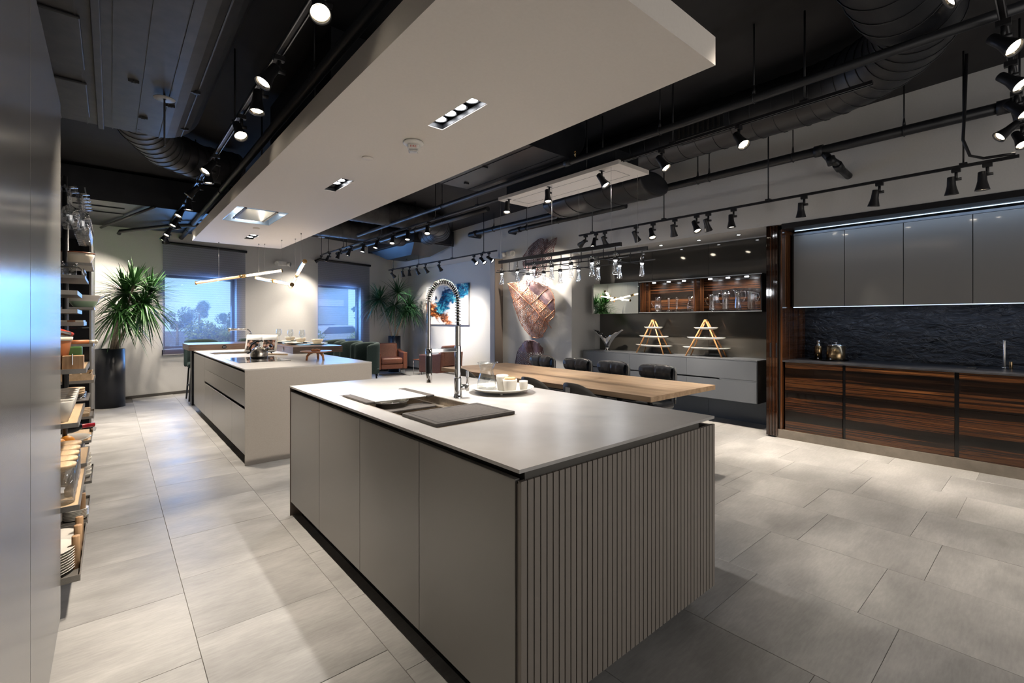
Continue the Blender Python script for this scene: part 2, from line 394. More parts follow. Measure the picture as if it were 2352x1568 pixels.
ph = mth('ADD', mth('MULTIPLY', sp.outputs['Z'], 2*pi/.045), mth('MULTIPLY', ab, 1.6)); wv = mth('SINE', ph)
mr = k.n('ShaderNodeMapRange'); mr.inputs[1].default_value = -1; mr.inputs[2].default_value = 1; mr.inputs[3].default_value = .44; mr.inputs[4].default_value = .53; k.l(wv, mr.inputs[0])
mx = k.n('ShaderNodeMixShader'); k.l(mr.outputs[0], mx.inputs[0]); k.l(tr.outputs[0], mx.inputs[2]); k.l(ad.outputs[0], mx.inputs[1]); k.l(mx.outputs[0], o_.inputs[0])
# abstract painting
m = mat('painting', (.8,.8,.8), .35, coat=.2); M['painting'] = m; k = N(m)
tc = k.n('ShaderNodeTexCoord'); sp = k.n('ShaderNodeSeparateXYZ'); k.l(tc.outputs['Generated'], sp.inputs[0])
nz = k.n('ShaderNodeTexNoise'); nz.inputs['Scale'].default_value = 4.5; nz.inputs['Detail'].default_value = 8; nz.inputs['Distortion'].default_value = 1.1; k.l(tc.outputs['Generated'], nz.inputs[0])
nz2 = k.n('ShaderNodeTexNoise'); nz2.inputs['Scale'].default_value = 9; nz2.inputs['Detail'].default_value = 8; nz2.inputs['Distortion'].default_value = 2; k.l(tc.outputs['Generated'], nz2.inputs[0])
Yl = mth('SUBTRACT', 1.0, sp.outputs['Y'])          # 0 at the left edge as seen
Zz = sp.outputs['Z']
dv = mth('SUBTRACT', nz.outputs[0], .5); d2 = mth('SUBTRACT', nz2.outputs[0], .5)
band = mth('SUBTRACT', mth('ADD', Zz, mth('MULTIPLY', dv, .9)), mth('MULTIPLY_ADD', Yl, .75, .22))   # blue diagonal
bm1 = mth('SUBTRACT', 1.0, mth('MULTIPLY', mth('ABSOLUTE', band), 4.2))
blue = k.ramp(mth('ADD', nz2.outputs[0], mth('MULTIPLY', dv, .7)), [(.32,(.003,.012,.035)),(.45,(.004,.05,.17)),(.55,(.0,.20,.34)),(.68,(.10,.55,.58)),(.8,(.75,.82,.8))])
w1 = k.ramp(bm1, [(.05,(0,0,0)),(.35,(1,1,1))])
om = mth('SUBTRACT', 1.0, mth('MULTIPLY', mth('ABSOLUTE', mth('ADD', mth('SUBTRACT', Zz, mth('MULTIPLY_ADD', Yl, -.75, .50)), mth('MULTIPLY', dv, .8))), 4.5))
omask = mth('MULTIPLY', mth('MAXIMUM', om, 0.0), mth('MAXIMUM', mth('SUBTRACT', 1.0, mth('MULTIPLY', mth('MAXIMUM', mth('SUBTRACT', Yl, .45), 0.0), 3.5)), 0.0))
w2 = k.ramp(omask, [(.05,(0,0,0)),(.4,(1,1,1))])
orc = k.ramp(mth('ADD', nz2.outputs[0], mth('MULTIPLY', dv, -.6)), [(.35,(.03,.008,.004)),(.48,(.22,.06,.015)),(.58,(.62,.22,.06)),(.72,(.86,.62,.42))])
m1 = k.n('ShaderNodeMixRGB'); m1.inputs[1].default_value = (.80,.79,.77,1); k.l(w1.outputs[0], m1.inputs[0]); k.l(blue.outputs[0], m1.inputs[2])
m2 = k.n('ShaderNodeMixRGB'); k.l(w2.outputs[0], m2.inputs[0]); k.l(m1.outputs[0], m2.inputs[1]); k.l(orc.outputs[0], m2.inputs[2]); k.base(m2.outputs[0])
# printed photo on the cookbook page
m = mat('book_photo', (.1,.08,.07), .4); M['photo'] = m; k = N(m)
r = k.ramp(k.noise(k.coord((1,1,1)), 22, 3), [(.42,(.015,.013,.012)),(.52,(.12,.08,.06)),(.6,(.45,.20,.13)),(.68,(.6,.5,.42))]); k.base(r.outputs[0])

# ================================================================ STRUCTURE
XW = 6.0; XR = 6.62; XN = 6.80           # upper right wall, recess wall, kitchen niche wall
def ceilz(y): return 3.665 - .0235 * y
fl = ob('floor', MB().box(-1.1, 7.2, -3.2, 13.2, -.12, -.003), M['grout'], kind='structure')
tb = MB().chbox(-.3002, .3002, -.3032, .3032, -.02, 0, .0012)
tme = mesh('tile', tb, M['tile'])
for kx in range(-2, 11):
    for ky in range(-1, 22):
        x = .283 + .602 * kx + .301; y = (.465 if kx % 2 else .62) + .608 * ky - .304
        if y > 10.5 + .27 * x or x > 6.75 : continue
        o = bpy.data.objects.new('tile', tme); COL.objects.link(o); o.parent = fl
        o.location = Vector((x, y, random.uniform(-.0006, .0004))) - WM[fl.name].translation
        if random.random() < .5: o.rotation_euler = (0, 0, pi)
        WM[o.name] = WM[fl.name]
# ceiling, gently falling towards the windows
cb = MB(); cb.add([(-1.1,-3.2,ceilz(-3.2)),(7.2,-3.2,ceilz(-3.2)),(7.2,13.2,ceilz(13.2)),(-1.1,13.2,ceilz(13.2)),
                   (-1.1,-3.2,4),(7.2,-3.2,4),(7.2,13.2,4),(-1.1,13.2,4)], [(0,1,2,3),(7,6,5,4),(0,4,5,1),(1,5,6,2),(2,6,7,3),(3,7,4,0)])
ob('ceiling', cb, M['ceil'], kind='structure')
# right wall: upper part, recesses below it
rw = MB()
rw.box(XW, 7.0, -3.2, 7.44, 2.52, 3.9)          # upper wall and soffit
rw.box(XW, 7.0, 7.44, 13.0, 2.83, 3.9)          # above the seating alcove
rw.box(XW, 7.0, 5.43, 7.44, 0, 2.52)            # wall carrying the leaf sculptures
rw.box(XR, 7.0, 7.44, 13.0, 0, 2.83)            # painting wall
rw.box(XR, 7.0, 2.30, 5.43, 0, 2.52)
rw.box(XN, 7.0, -3.2, 2.30, 0, 2.52)
ob('wall_right', rw, M['wall'], kind='structure')
ob('wall_left', MB().box(-1.0, -.82, -3.2, 11, 0, 3.9), M['wall'], kind='structure')
ob('wall_near', MB().box(-1.0, 7.0, -3.3, -3.1, 0, 3.9), M['wall'], kind='structure')
lamp('near_wall_fill', 'AREA', (2.6, -3.05, 1.5), 50, (1.0, .95, .9), aim=(0, 1, 0), size=4.5, sy=2.4)  # added soft fill lamp; the near wall is solid, without glazing
# window wall, turned about 15 degrees
AW = atan(.268); WL = Matrix.Translation((0, 10.615, 0)) @ Matrix.Rotation(AW, 4, 'Z')
def wl(a, b, c): return WL @ Vector((a, b, c))
def wbox(mb, a0, a1, b0, b1, c0, c1):
    n = len(mb.v); mb.box(a0, a1, b0, b1, c0, c1)
    for i in range(n, len(mb.v)): mb.v[i] = WL @ mb.v[i]
    return mb
wf = MB().slab((-1.3, 7.4), (0, 3.9), 0, .22, [(.77, 2.06, .85, 2.25), (3.93, 5.17, .86, 2.25)], lambda a, b, c: WL @ Vector((a, c, b)))
fixorient(ob('wall_far', wf, M['wall'], kind='structure'))
for i, (a0, a1, z0, b0, b1, bz) in enumerate([(.77, 2.06, .85, .74, 2.215, 2.82), (3.93, 5.17, .86, 3.90, 5.42, 2.84)]):
    wn = ob('window_%d' % (i+1), wbox(wbox(wbox(wbox(MB(), a0, a0+.05, .10, .16, z0, 2.25), a1-.05, a1, .10, .16, z0, 2.25), a0+.05, a1-.05, .10, .16, z0, z0+.05), a0+.05, a1-.05, .10, .16, 2.20, 2.25), M['black'], kind='structure')
    ob('pane', wbox(MB(), a0+.05, a1-.05, .126, .132, z0+.05, 2.20), M['pane'], wn)
    ob('sill', wbox(MB(), a0-.03, a1+.05, -.015, .10, z0-.11, z0-.012), M['black'], wn)
    nm = 'nearer the tall plant pot' if i == 0 else 'beside the leather armchairs'
    bl = thing('roller_blind', 'blue-grey woven roller blind drawn down over the window ' + nm, 'blind', wl((b0+b1)/2, -.05, z0), 'roller blinds on the window wall')
    ob('blind_cloth', MB().grid(lambda u, v, b0=b0, b1=b1, z0=z0, bz=bz: wl(b0 + u*(b1-b0), -.045 + .003*sin(u*9), z0 - .10 + v*(bz - z0 + .10)), 24, 2), M['blind'], bl)
    ob('roller', MB().cyl(wl(b0-.01, -.055, bz+.01), wl(b1+.02, -.055, bz+.01), .028, n=16), M['black'], bl)
    ob('bottom_bar', MB().tube([wl(b0, -.045, z0-.105), wl(b1, -.045, z0-.105)], .010), M['greyedge'], bl)
    lamp('window_portal', 'AREA', wl((a0+a1)/2, .24, (z0+2.25)/2), 1, (1,1,1), aim=-(WL.to_3x3() @ Vector((0,1,0))), size=a1-a0, sy=2.25-z0).data.cycles.is_portal = True
# daylight that spreads in through each window pane
for a, e in ((1.41, 60), (4.55, 70)):
    lamp('window_daylight', 'AREA', wl(a, .20, 1.6), e, (.20, .45, 1.0), aim=-(WL.to_3x3() @ Vector((0,1,.25))), size=1.15, sy=1.2)
ob('baseboard_far', wbox(MB(), -.6, 7.2, -.012, 0, 0, .05), M['darkfloor'], kind='structure')
ob('baseboard_right', MB().box(XR-.012, XR, 7.44, 12.4, 0, .05), M['darkfloor'], kind='structure')
# pilaster between painting alcove and leaf wall
ob('trim_1', MB().box(5.80, 6.0, 7.305, 7.45, 0, 2.62), M['fingrey'], kind='structure', bevel=.002)
ob('trim_2', MB().box(5.802, 5.999, 7.288, 7.304, 0, 2.62), M['finbrown'], kind='structure')
# dark glass wall panels of the display recess, blue-grey toe panels below
pn = ob('trim_3', MB().box(XR-.004, XR-.001, 2.31, 5.30, .02, 2.50), M['blackmat'], kind='structure')
ys = [2.31, 3.31, 4.24, 5.30]
for a, b in zip(ys, ys[1:]):
    ob('wall_panel', MB().box(XR-.024, XR-.004, a+.0015, b-.0015, .33, 2.495), M['dglass'], pn, bevel=.001)
    ob('toe_panel', MB().box(XR-.024, XR-.004, a+.0015, b-.0015, .0, .327), M['toe'], pn, bevel=.001)

# outdoors, seen through the blinds
ob('ground', MB().box(-40, 60, 13, 90, -.4, -.3), M['asphalt'], kind='structure')
def blob(name, c, r, m, lab, cat, grp, n=18, seed=0):
    """loose leafy mass: thousands of small leaf blades over a few lobes"""
    rn = random.Random(seed); b = MB(); lobes = [(rn.uniform(-.55,.55), rn.uniform(-.5,.5), rn.uniform(-.45,.5), rn.uniform(.3,.55)) for _ in range(7)]
    for i in range(n*190):
        L = lobes[i % 7]; d = Vector((rn.gauss(0,1), rn.gauss(0,1), rn.gauss(0,1))).normalized() * rn.uniform(.55, 1.0)
        p = Vector((c[0] + r[0]*(L[0]+d.x*L[3]), c[1] + r[1]*(L[1]+d.y*L[3]), c[2] + r[2]*(L[2]+d.z*L[3])))
        u = Vector((rn.gauss(0,1), rn.gauss(0,1), rn.gauss(0,1))).normalized(); v_ = u.orthogonal().normalized(); s = r[0]*rn.uniform(.03,.065)
        b.add([p-u*s, p+v_*s*.45, p+u*s, p-v_*s*.45], [(0,1,2,3)])
    return b
GR = 'shrubs outside the windows'
for i, (x, y) in enumerate([(-4.6, 16.6), (-2.2, 17), (.1, 16.7), (2.4, 17.2), (4.7, 16.8), (9.3, 21.5), (11.8, 22.4)]):
    ob('shrub', blob('s', (x, y, .55), (1.12, .8, .95), M['bush'], '', '', '', 22, i), M['bush'], label='yellow-green shrub outside, ' + ORD[i] + ' from the left behind the blinds', cat='shrub', group=GR)
for i, (x, y, h, r) in enumerate([(2.9, 33, 2.0, .85), (4.2, 35, 2.6, .7), (5.6, 34, 1.9, .8), (7.0, 36, 1.7, .9), (9.6, 31, 2.0, .8), (15.2, 34, 2.6, 1.9)]):
    t = thing('tree', 'hazy green tree far outside, ' + ORD[i] + ' from the left behind the blinds', 'tree', (x, y, -.3), 'trees outside ' + ('the first window' if x < 8 else 'the second window'))
    ob('crown', blob('t', (x, y, h-.55), (r, r, .85), M['treefar'], '', '', '', 22, 40+i), M['treefar'], t)
    ob('trunk', MB().cyl((x, y, -.3), (x, y, h-.8), .09, .05, 8), M['cane'], t)
random.seed(5)
def car(x, y, rz, m, lab):
    t = thing('car', lab, 'car', (x, y, -.3), 'parked cars outside', rz)
    R = WM[t.name]
    prof = [(-2.1,.3),(-2.1,.8),(-1.3,.95),(-.75,1.4),(.8,1.42),(1.45,.98),(2.1,.85),(2.15,.3)]
    ob('body', MB().prism(prof, lambda a, b, d: (a, d, b), -.85, .85), m, t, bevel=.06, local=True)
    ob('side_glass', MB().prism([(-1.15,.95),(-.7,1.33),(.75,1.35),(1.25,.97)], lambda a, b, d: (a, d, b), -.86, .86), M['blackgl'], t, local=True)
    for sx_ in (-1.3, 1.3):
        for sy_ in (-.86, .7): ob('wheel', MB().cyl((sx_, sy_, .32), (sx_, sy_+.16, .32), .32, n=16), M['black'], t, local=True)
car(9.6, 27.0, .2, M['carw'], 'pale parked car outside, the left one seen through the blind beside the armchairs')
car(14.8, 27.6, .1, M['carw'], 'pale parked car outside, the right one seen through the blind beside the armchairs')
car(12.0, 36.5, .15, M['carb'], 'dark parked car outside behind the pale ones, beside the armchairs')
b = thing('building', 'hazy pale grey building standing far outside the window beside the armchairs', 'building', (17, 52, -.3))
ob('wall', MB().box(14, 19.5, 50, 56, -.3, 7.5), M['bldg'], b)
ob('roof', MB().box(13.7, 19.8, 49.7, 56.3, 7.5, 7.8), M['duct'], b)
ob('window_band', MB().box(14.4, 19.0, 49.94, 50.0, 2.9, 3.6), M['carw'], b)
ob('lawn', MB().box(-12, 20, 14.5, 21, -.30, -.26), M['hillgrass'], kind='stuff', label='strip of grass outside the windows', cat='grass')

# ================================================================ CEILING RAFT
RZ = 2.62
slots = [(1.524, 1.633, 2.12, 2.60), (1.524, 1.633, 4.05, 4.52), (1.52, 1.64, 7.54, 8.0), (1.035, 1.56, 5.765, 6.68)]
rf = thing('ceiling_raft', 'long off-white plaster ceiling raft hanging above the two islands', 'ceiling panel', (1.585, 4.9, RZ))
fixorient(ob('raft_panel', MB().slab((.95, 2.222), (1.08, 8.72), RZ, RZ+.137, slots), M['raft'], rf))
for x in (1.15, 2.02):
    for y in (1.5, 3.6, 5.2, 7.0, 8.4): ob('hanger', MB().cyl((x, y, RZ+.137), (x, y, ceilz(y)+.01), .008, n=6), M['black'], rf)
def downlight(slot, lamps, lab, lz=.035):
    x0, x1, y0, y1 = slot; t = thing('recessed_downlight', lab, 'ceiling light', ((x0+x1)/2, (y0+y1)/2, RZ+.004), 'slot downlights in the ceiling raft')
    bx = MB().box(x0, x1, y0, y1, RZ+.11, RZ+.13); e = .002
    bx.box(x0, x0+e, y0, y1, RZ+.006, RZ+.11).box(x1-e, x1, y0, y1, RZ+.006, RZ+.11).box(x0, x1, y0, y0+e, RZ+.006, RZ+.11).box(x0, x1, y1-e, y1, RZ+.006, RZ+.11)
    ob('housing', bx, M['black'], t)
    for (x, y, on, aim) in lamps:
        ob('lamp', MB().lathe([(.030, .05), (.040, .035), (.046, .0)], (x, y, RZ+lz), 18), M['black'], t)
        d = ob('lens', MB().cyl((x, y, RZ+lz), (x, y, RZ+lz+.004), .036, n=18), M['lensc'] if on else M['lensoff'], t)
        if on: lamp('downlight_beam', 'SPOT', Vector((x, y, RZ+min(.03, lz-.006))) - WM[t.name].translation, DOWN*on, (1.0,.95,.89), t, aim, .035, radians(78), .8)
downlight(slots[0], [(1.578, 2.20, .8, (.1,-.1,-1)), (1.578, 2.32, .8, (-.15,0,-1)), (1.578, 2.43, .6, (.2,.05,-1)), (1.578, 2.54, .8, (0,.15,-1))], 'black slot downlight with four lit lamps above the front island')
downlight(slots[1], [(1.578, 4.12, 0, None), (1.578, 4.23, .7, (0,-.2,-1)), (1.578, 4.34, .7, (.0,.1,-1)), (1.578, 4.45, 0, None)], 'black slot downlight with two lit lamps in the middle of the raft')
downlight(slots[2], [(1.58, 7.66, 1.0, (.0,0,-1)), (1.58, 7.86, 1.0, (-.1,.1,-1))], 'small slot downlight near the far end of the raft above the rear sink', .014)
# extractor hood
x0, x1, y0, y1 = slots[3]
h = thing('extractor_hood', 'flush square ceiling extractor hood with glowing glass edge above the hob', 'extractor hood', ((x0+x1)/2, (y0+y1)/2, RZ))
hb = MB().box(x0, x1, y0, y1, RZ+.10, RZ+.12)
for q in ((x0,x0+.004,y0,y1),(x1-.004,x1,y0,y1),(x0,x1,y0,y0+.004),(x0,x1,y1-.004,y1)): hb.box(*q, RZ+.002, RZ+.10)
ob('recess', hb, M['hoodlit'], h)
ob('glass_panel', MB().box(1.15, 1.445, 5.875, 6.54, RZ+.012, RZ+.022), M['hoodlit'], h)
ob('side_slot', MB().box(1.125, 1.148, 5.86, 6.56, RZ+.008, RZ+.024), M['black'], h)
ob('side_slot', MB().box(1.447, 1.470, 5.86, 6.56, RZ+.008, RZ+.024), M['black'], h)
ob('light_strip', MB().box(1.15, 1.445, 6.60, 6.63, RZ+.05, RZ+.06), M['puck'], h)
ob('light_strip', MB().box(1.15, 1.445, 5.81, 5.83, RZ+.05, RZ+.06), M['led'], h)
# fire alarm strobe
ax, ay = 1.587, 2.90
al = thing('fire_alarm', 'round white ceiling fire alarm with clear strobe lens and red FIRE lettering', 'fire alarm', (ax, ay, RZ-.08))
ob('base_plate', MB().lathe([(.001,0),(.062,-.001),(.068,-.006),(.070,-.014),(.062,-.020),(.001,-.021)], (ax, ay, RZ), 32), M['plastic'], al)
q = Matrix.Translation((ax, ay, RZ)) @ Matrix.Rotation(-TH*.8, 4, 'Z')
ob('housing', MB().box(-.038,.038,-.026,.026,-.055,-.02).move(q), M['plastic'], al, bevel=.008)
ob('strobe_lens', MB().box(-.034,.034,-.022,.022,-.075,-.054).move(q), M['crystal'], al, bevel=.007)
ob('strobe_lamp', MB().box(-.022,.022,-.006,.006,-.068,-.056).move(q), M['chrome'], al)
tx = bpy.data.curves.new('fire_text', 'FONT'); tx.body = 'FIRE'; tx.size = .021; tx.align_x = 'CENTER'; tx.extrude = .0004; tx.space_character = 1.15
t0 = bpy.data.objects.new('lettering_source', tx); COL.objects.link(t0); bpy.context.view_layer.update()
tm = bpy.data.meshes.new_from_object(t0.evaluated_get(bpy.context.evaluated_depsgraph_get())); bpy.data.objects.remove(t0)
to = bpy.data.objects.new('lettering', tm); COL.objects.link(to); tm.materials.append(M['redpaint']); to.parent = al
to.matrix_local = WM[al.name].inverted() @ q @ Matrix.Translation((0, -.0266, -.046)) @ Matrix.Rotation(pi/2, 4, 'X')
for i, (x, y) in enumerate([(1.479, 3.408), (1.477, 6.981)]):
    ob('sprinkler_cover', MB().lathe([(.001,-.006),(.040,-.006),(.042,-.003),(.040,0),(.001,0)], (x, y, RZ-.001), 24), M['raft'], label='flat round sprinkler cover on the raft ' + ('between the first two slot downlights' if i == 0 else 'beside the extractor hood'), cat='sprinkler', group='sprinkler covers')

# ================================================================ CEILING SERVICES
def rectduct(name, lab, x0, x1, y0, y1, z0, z1, rad, mt, seams, grp='air ducts under the ceiling'):
    """oblong duct running along x, lower right edge rounded, raised seams across it"""
    t = thing(name, lab, 'air duct', ((x0+x1)/2, (y0+y1)/2, z0), grp)
    prof = [(x0, z1), (x0, z0)] + [(x1 - rad + rad*sin(a), z0 + rad - rad*cos(a)) for a in [i*pi/2/8 for i in range(9)]] + [(x1, z1)]
    ob('duct_body', MB().prism(prof, lambda a, b, d: (a, d, b), y0, y1), mt, t)
    for s in range(seams):
        if s == 0: continue
        x = x0 + (x1-x0)*s/seams; 
        zz = z0 if x < x1-rad else z0 + rad - sqrt(max(0, rad*rad-(x-(x1-rad))**2))
        ob('seam', MB().box(x-.004, x+.004, y0-.004, y1+.004, zz-.006, zz+.004), mt, t)
    return t
d1 = rectduct('air_duct', 'big dusty black oblong duct above the tall cabinets on the left', -.80, .66, 2.2, 5.35, 3.06, 3.52, .34, M['duct'], 9)
ob('flange', MB().box(-.085, -.045, 2.2, 5.37, 3.035, 3.52), M['duct'], d1, bevel=.004)
for i in range(3): ob('access_panel', MB().box(-.62, -.13, 2.55+.95*i, 3.25+.95*i, 3.042, 3.06), M['duct'], d1, bevel=.006)
for i, (x, y) in enumerate([(-.35, 2.9), (-.35, 3.85), (-.35, 4.8), (.2, 4.9), (.35, 4.5), (.48, 4.2), (.5, 5.1), (.12, 4.2)]):
    zz = 3.06 if x < .32 else 3.06+.34-sqrt(.34**2-(x-.32)**2)
    ob('clip', MB().box(x-.03, x+.03, y-.012, y+.012, zz-.018, zz+.002).cyl((x, y, zz-.022), (x, y, zz), .014, n=8), M['duct'], d1)
d2 = rectduct('air_duct', 'wide black oblong duct crossing the ceiling right of the raft above the dining table', 1.2, 3.98, 3.4, 5.08, 3.12, 3.5, .3, M['duct2'], 7)
for i, (x, y) in enumerate([(2.6, 4.9), (3.0, 4.6), (3.4, 4.85), (3.2, 4.2)]):
    ob('clip', MB().box(x-.03, x+.03, y-.012, y+.012, 3.102, 3.122), M['duct2'], d2)
# round neck under the left duct
def spiral(name, lab, pts, r, mt, pitch=.12, grp='air ducts under the ceiling', parent=None):
    pts = [Vector(p) for p in pts]; P = []
    for a, b in zip(pts, pts[1:]):
        n = max(1, int((b-a).length/.06))
        P += [a.lerp(b, i/n) for i in range(n)]
    P.append(pts[-1])
    t = parent or thing(name, lab, 'air duct', (P[len(P)//2].x, P[len(P)//2].y, P[len(P)//2].z - r), grp)
    ob('duct_pipe', MB().tube(P, r, 28), mt, t)
    sb = MB(); acc = 0; last = 0
    for i in range(1, len(P)-1):
        acc += (P[i]-P[i-1]).length
        if acc - last > pitch:
            last = acc; tt = (P[i+1]-P[i-1]).normalized(); c = P[i]
            rr = sb.ring(c, tt + Vector((.12, .1, .12)), r+.004, 28); 
            o0 = len(sb.v)
            sb.tube(rr, .004, 4, closed=True)
    ob('spiral_seam', sb, mt, t, kind='stuff'); return t
def arc(c, a0, a1, r, n, f): return [f(c[0] + r*cos(a0 + (a1-a0)*i/n), c[1] + r*sin(a0 + (a1-a0)*i/n)) for i in range(n+1)]
spiral('air_duct', 'round black neck duct sticking out below the big left duct', [(.15, 5.0, 3.28), (.22, 5.6, 3.24), (.42, 6.2, 3.23), (.78, 6.6, 3.25), (1.2, 6.75, 3.28)], .20, M['duct'])
pts = [(2.1, .62, 3.36), (3.7, .62, 3.34)] + arc((3.75, 1.42), -pi/2, 0, .85, 10, lambda a, b: (a, b, 3.33)) + [(4.6, 4.4, 3.33)]
dr = spiral('air_duct', 'large black spiral duct bending above the aisle by the dark cabinets', pts, .235, M['duct2'], .13)
ob('air_grille', MB().box(4.28, 4.46, 2.0, 2.5, 3.17, 3.32), M['duct2'], dr, bevel=.004)
for i in range(9): ob('louvre', MB().box(4.272, 4.282, 2.04+.05*i, 2.06+.05*i, 3.19, 3.30), M['blackmat'], dr)
pts = [(4.6, 4.4, 3.33), (4.9, 5.0, 3.2), (5.25, 5.4, 3.15), (5.3, 6.2, 3.15)]
t = thing('air_duct', 'flattened black oval duct near the right wall above the chandelier', 'air duct', (5.2, 4.1, 2.96), 'air ducts under the ceiling')
ob('duct_body', MB().prism([(5.2+.33*cos(a), 3.11+.15*sin(a)) for a in [2*pi*i/24 for i in range(24)]], lambda a, b, d: (a, d, b), 3.3, 5.0, True), M['duct2'], t, bevel=.03)
for i in range(5): ob('seam', MB().tube([(5.2+.333*cos(a), 3.55+.33*i, 3.11+.153*sin(a)) for a in [2*pi*j/24 for j in range(24)]], .004, 4, closed=True), M['duct2'], t)
spiral('air_duct', 'slimmer black round duct running into the side of the boxy ceiling unit', [(2.3, 9.3, 3.22), (4.1, 9.3, 3.22), (4.6, 9.4, 3.22), (4.94, 9.6, 3.24)], .19, M['duct'], .16)
spiral('air_duct', 'thick black round duct bending into the boxy ceiling unit near the painting', [(2.3, 7.6, 3.26), (4.2, 7.65, 3.26), (4.8, 7.85, 3.25), (5.15, 8.3, 3.24), (5.25, 8.98, 3.25)], .215, M['duct'], .14)
# boxy ceiling unit over the armchairs
t = thing('ceiling_unit', 'boxy black ceiling air unit with a tapered tray hanging over the armchairs', 'air conditioner', (5.45, 10.2, 2.88))
ob('casing', MB().box(4.95, 5.96, 9.0, 11.4, 3.11, 3.42), M['duct2'], t, bevel=.01)
ob('tray', MB().add([(5.0,9.1,3.10),(5.94,9.1,3.10),(5.94,11.3,3.10),(5.0,11.3,3.10),(5.25,9.7,2.90),(5.75,9.7,2.90),(5.75,10.9,2.90),(5.25,10.9,2.90)],
    [(4,7,6,5),(0,4,5,1),(1,5,6,2),(2,6,7,3),(3,7,4,0),(0,1,2,3)]), M['duct2'], t)
ob('bracket', MB().box(4.93, 5.97, 9.02, 9.06, 3.08, 3.11).box(4.93, 5.97, 11.3, 11.34, 3.08, 3.11), M['black'], t)
ob('drain_plug', MB().cyl((5.5, 10.4, 2.87), (5.5, 10.4, 2.90), .02, n=10), M['black'], t)
# low plenum by the window wall, left
t = thing('ceiling_plenum', 'low black plenum box along the window wall at the left', 'ceiling box', (.4, 9.6, 3.0))
ob('box', MB().box(-.81, 1.55, 8.38, 10.55, 3.0, 3.42), M['duct2'], t)
for i in range(2): ob('louvre', MB().box(-.4, .15, 8.75+.45*i, 8.95+.45*i, 2.985, 3.0), M['duct2'], t, bevel=.004)
ob('support_beam', MB().tube([(.46, 8.10, 2.955), (-.13, 10.5, 2.955)], .022, 4), M['black'], label='thin black steel beam slung below the plenum by the window wall', cat='beam')
# pipes
def pipe(lab, pts, r, mt, rods=(), grp='pipes under the ceiling', joints=()):
    P = [Vector(p) for p in pts]; c = P[len(P)//2]
    t = thing('pipe', lab, 'pipe', (c.x, c.y, c.z-r), grp)
    ob('pipe_run', MB().tube(P, r, 14), mt, t)
    for p in joints: 
        p, d = Vector(p[0]), Vector(p[1]).normalized(); ob('coupling', MB().cyl(p-d*.04, p+d*.04, r*1.25, n=14), mt, t)
    for y in rods:
        a = min(P, key=lambda q: abs(q.y-y)); x = a.x; z = a.z
        ob('hanger', MB().cyl((x, y, z), (x, y, ceilz(y)+.01), .006, n=6).tube([(x+r*1.1*cos(q), y, z+r*1.1*sin(q)) for q in [2*pi*i/12 for i in range(12)]], .005, 5, closed=True).cyl((x, y, z+r), (x, y, z+r+.07), .014, .007, 8), M['black'], t)
    return t
pipe('thick black pipe running along the top of the right wall', [(6.0,8.05,3.18),(5.72,8.05,3.18),(5.70,8.0,3.18),(5.70,4,3.18),(5.70,-1.5,3.18)], .048, M['duct2'], (7.2, 5.2, 3.0, 2.85, 1.9, .95, .25), joints=(((5.7,1.65,3.18),(0,1,0)),((5.7,.3,3.18),(0,1,0)),((5.7,7.8,3.18),(0,1,0))))
pipe('black elbow branch pipe pointing into the right wall above the dark cabinets', [(5.70,1.62,3.17),(5.70,1.56,3.08),(5.72,1.50,3.02),(5.80,1.48,2.97),(6.0,1.46,2.93)], .035, M['duct2'], joints=(((5.70,1.54,3.05),(0,.3,1)),((5.76,1.49,2.99),(.8,-.1,-.4))))
pipe('stubby black branch pipe under the wall pipe at the right edge', [(5.70,.22,3.17),(5.70,.20,3.08),(5.70,.19,2.98)], .05, M['duct2'])
pipe('second black pipe beside the wall pipe, ending in an elbow near the leaf sculptures', [(6.0,6.9,3.10),(5.86,6.9,3.10),(5.84,6.8,3.10),(5.84,4.2,3.10)], .042, M['duct2'], (6.4,5.6), joints=(((5.84,6.6,3.10),(0,1,0)),))
pipe('slim black sprinkler pipe crossing above the dining side of the raft', [(3.7,-1.5,3.065),(3.7,4,3.065),(3.7,9.0,3.065)], .030, M['duct2'], (1.5, 2.3, 5.9), joints=(((3.7,3.4,3.065),(0,1,0)),))
pipe('black pipe running beside the middle track towards the windows', [(4.09,11.2,2.98),(4.09,6,2.98),(4.09,5.3,2.98)], .035, M['duct2'], (10.6, 8.9, 7.4))
pipe('black pipe running beside the left track under the big duct', [(1.02,11.0,2.96),(1.02,7,2.96),(1.02,.5,2.99)], .035, M['duct2'], (9.8, 6.6, 3.2))
pipe('thin black pipe with an elbow near the first window', [(.1,10.4,2.86),(.12,10.35,2.90),(.75,9.4,2.93),(1.35,8.9,2.95)], .03, M['duct2'])
pipe('black pipe bending above the nearest left spotlights', [(.95,2.35,3.22),(1.15,2.2,3.22),(1.5,1.3,3.2),(1.8,.6,3.22)], .045, M['duct2'])
sp = thing('ceiling_sprinkler', 'small brass upright sprinkler on the slim ceiling pipe', 'sprinkler', (3.7, 3.3, 3.095))
ob('body', MB().lathe([(.008,0),(.008,.03),(.016,.035),(.010,.045),(.004,.06)], (3.7,3.3,3.095), 10), M['brass'], sp)
ob('deflector', MB().cyl((3.7,3.3,3.155),(3.7,3.3,3.158), .018, n=12), M['brass'], sp)
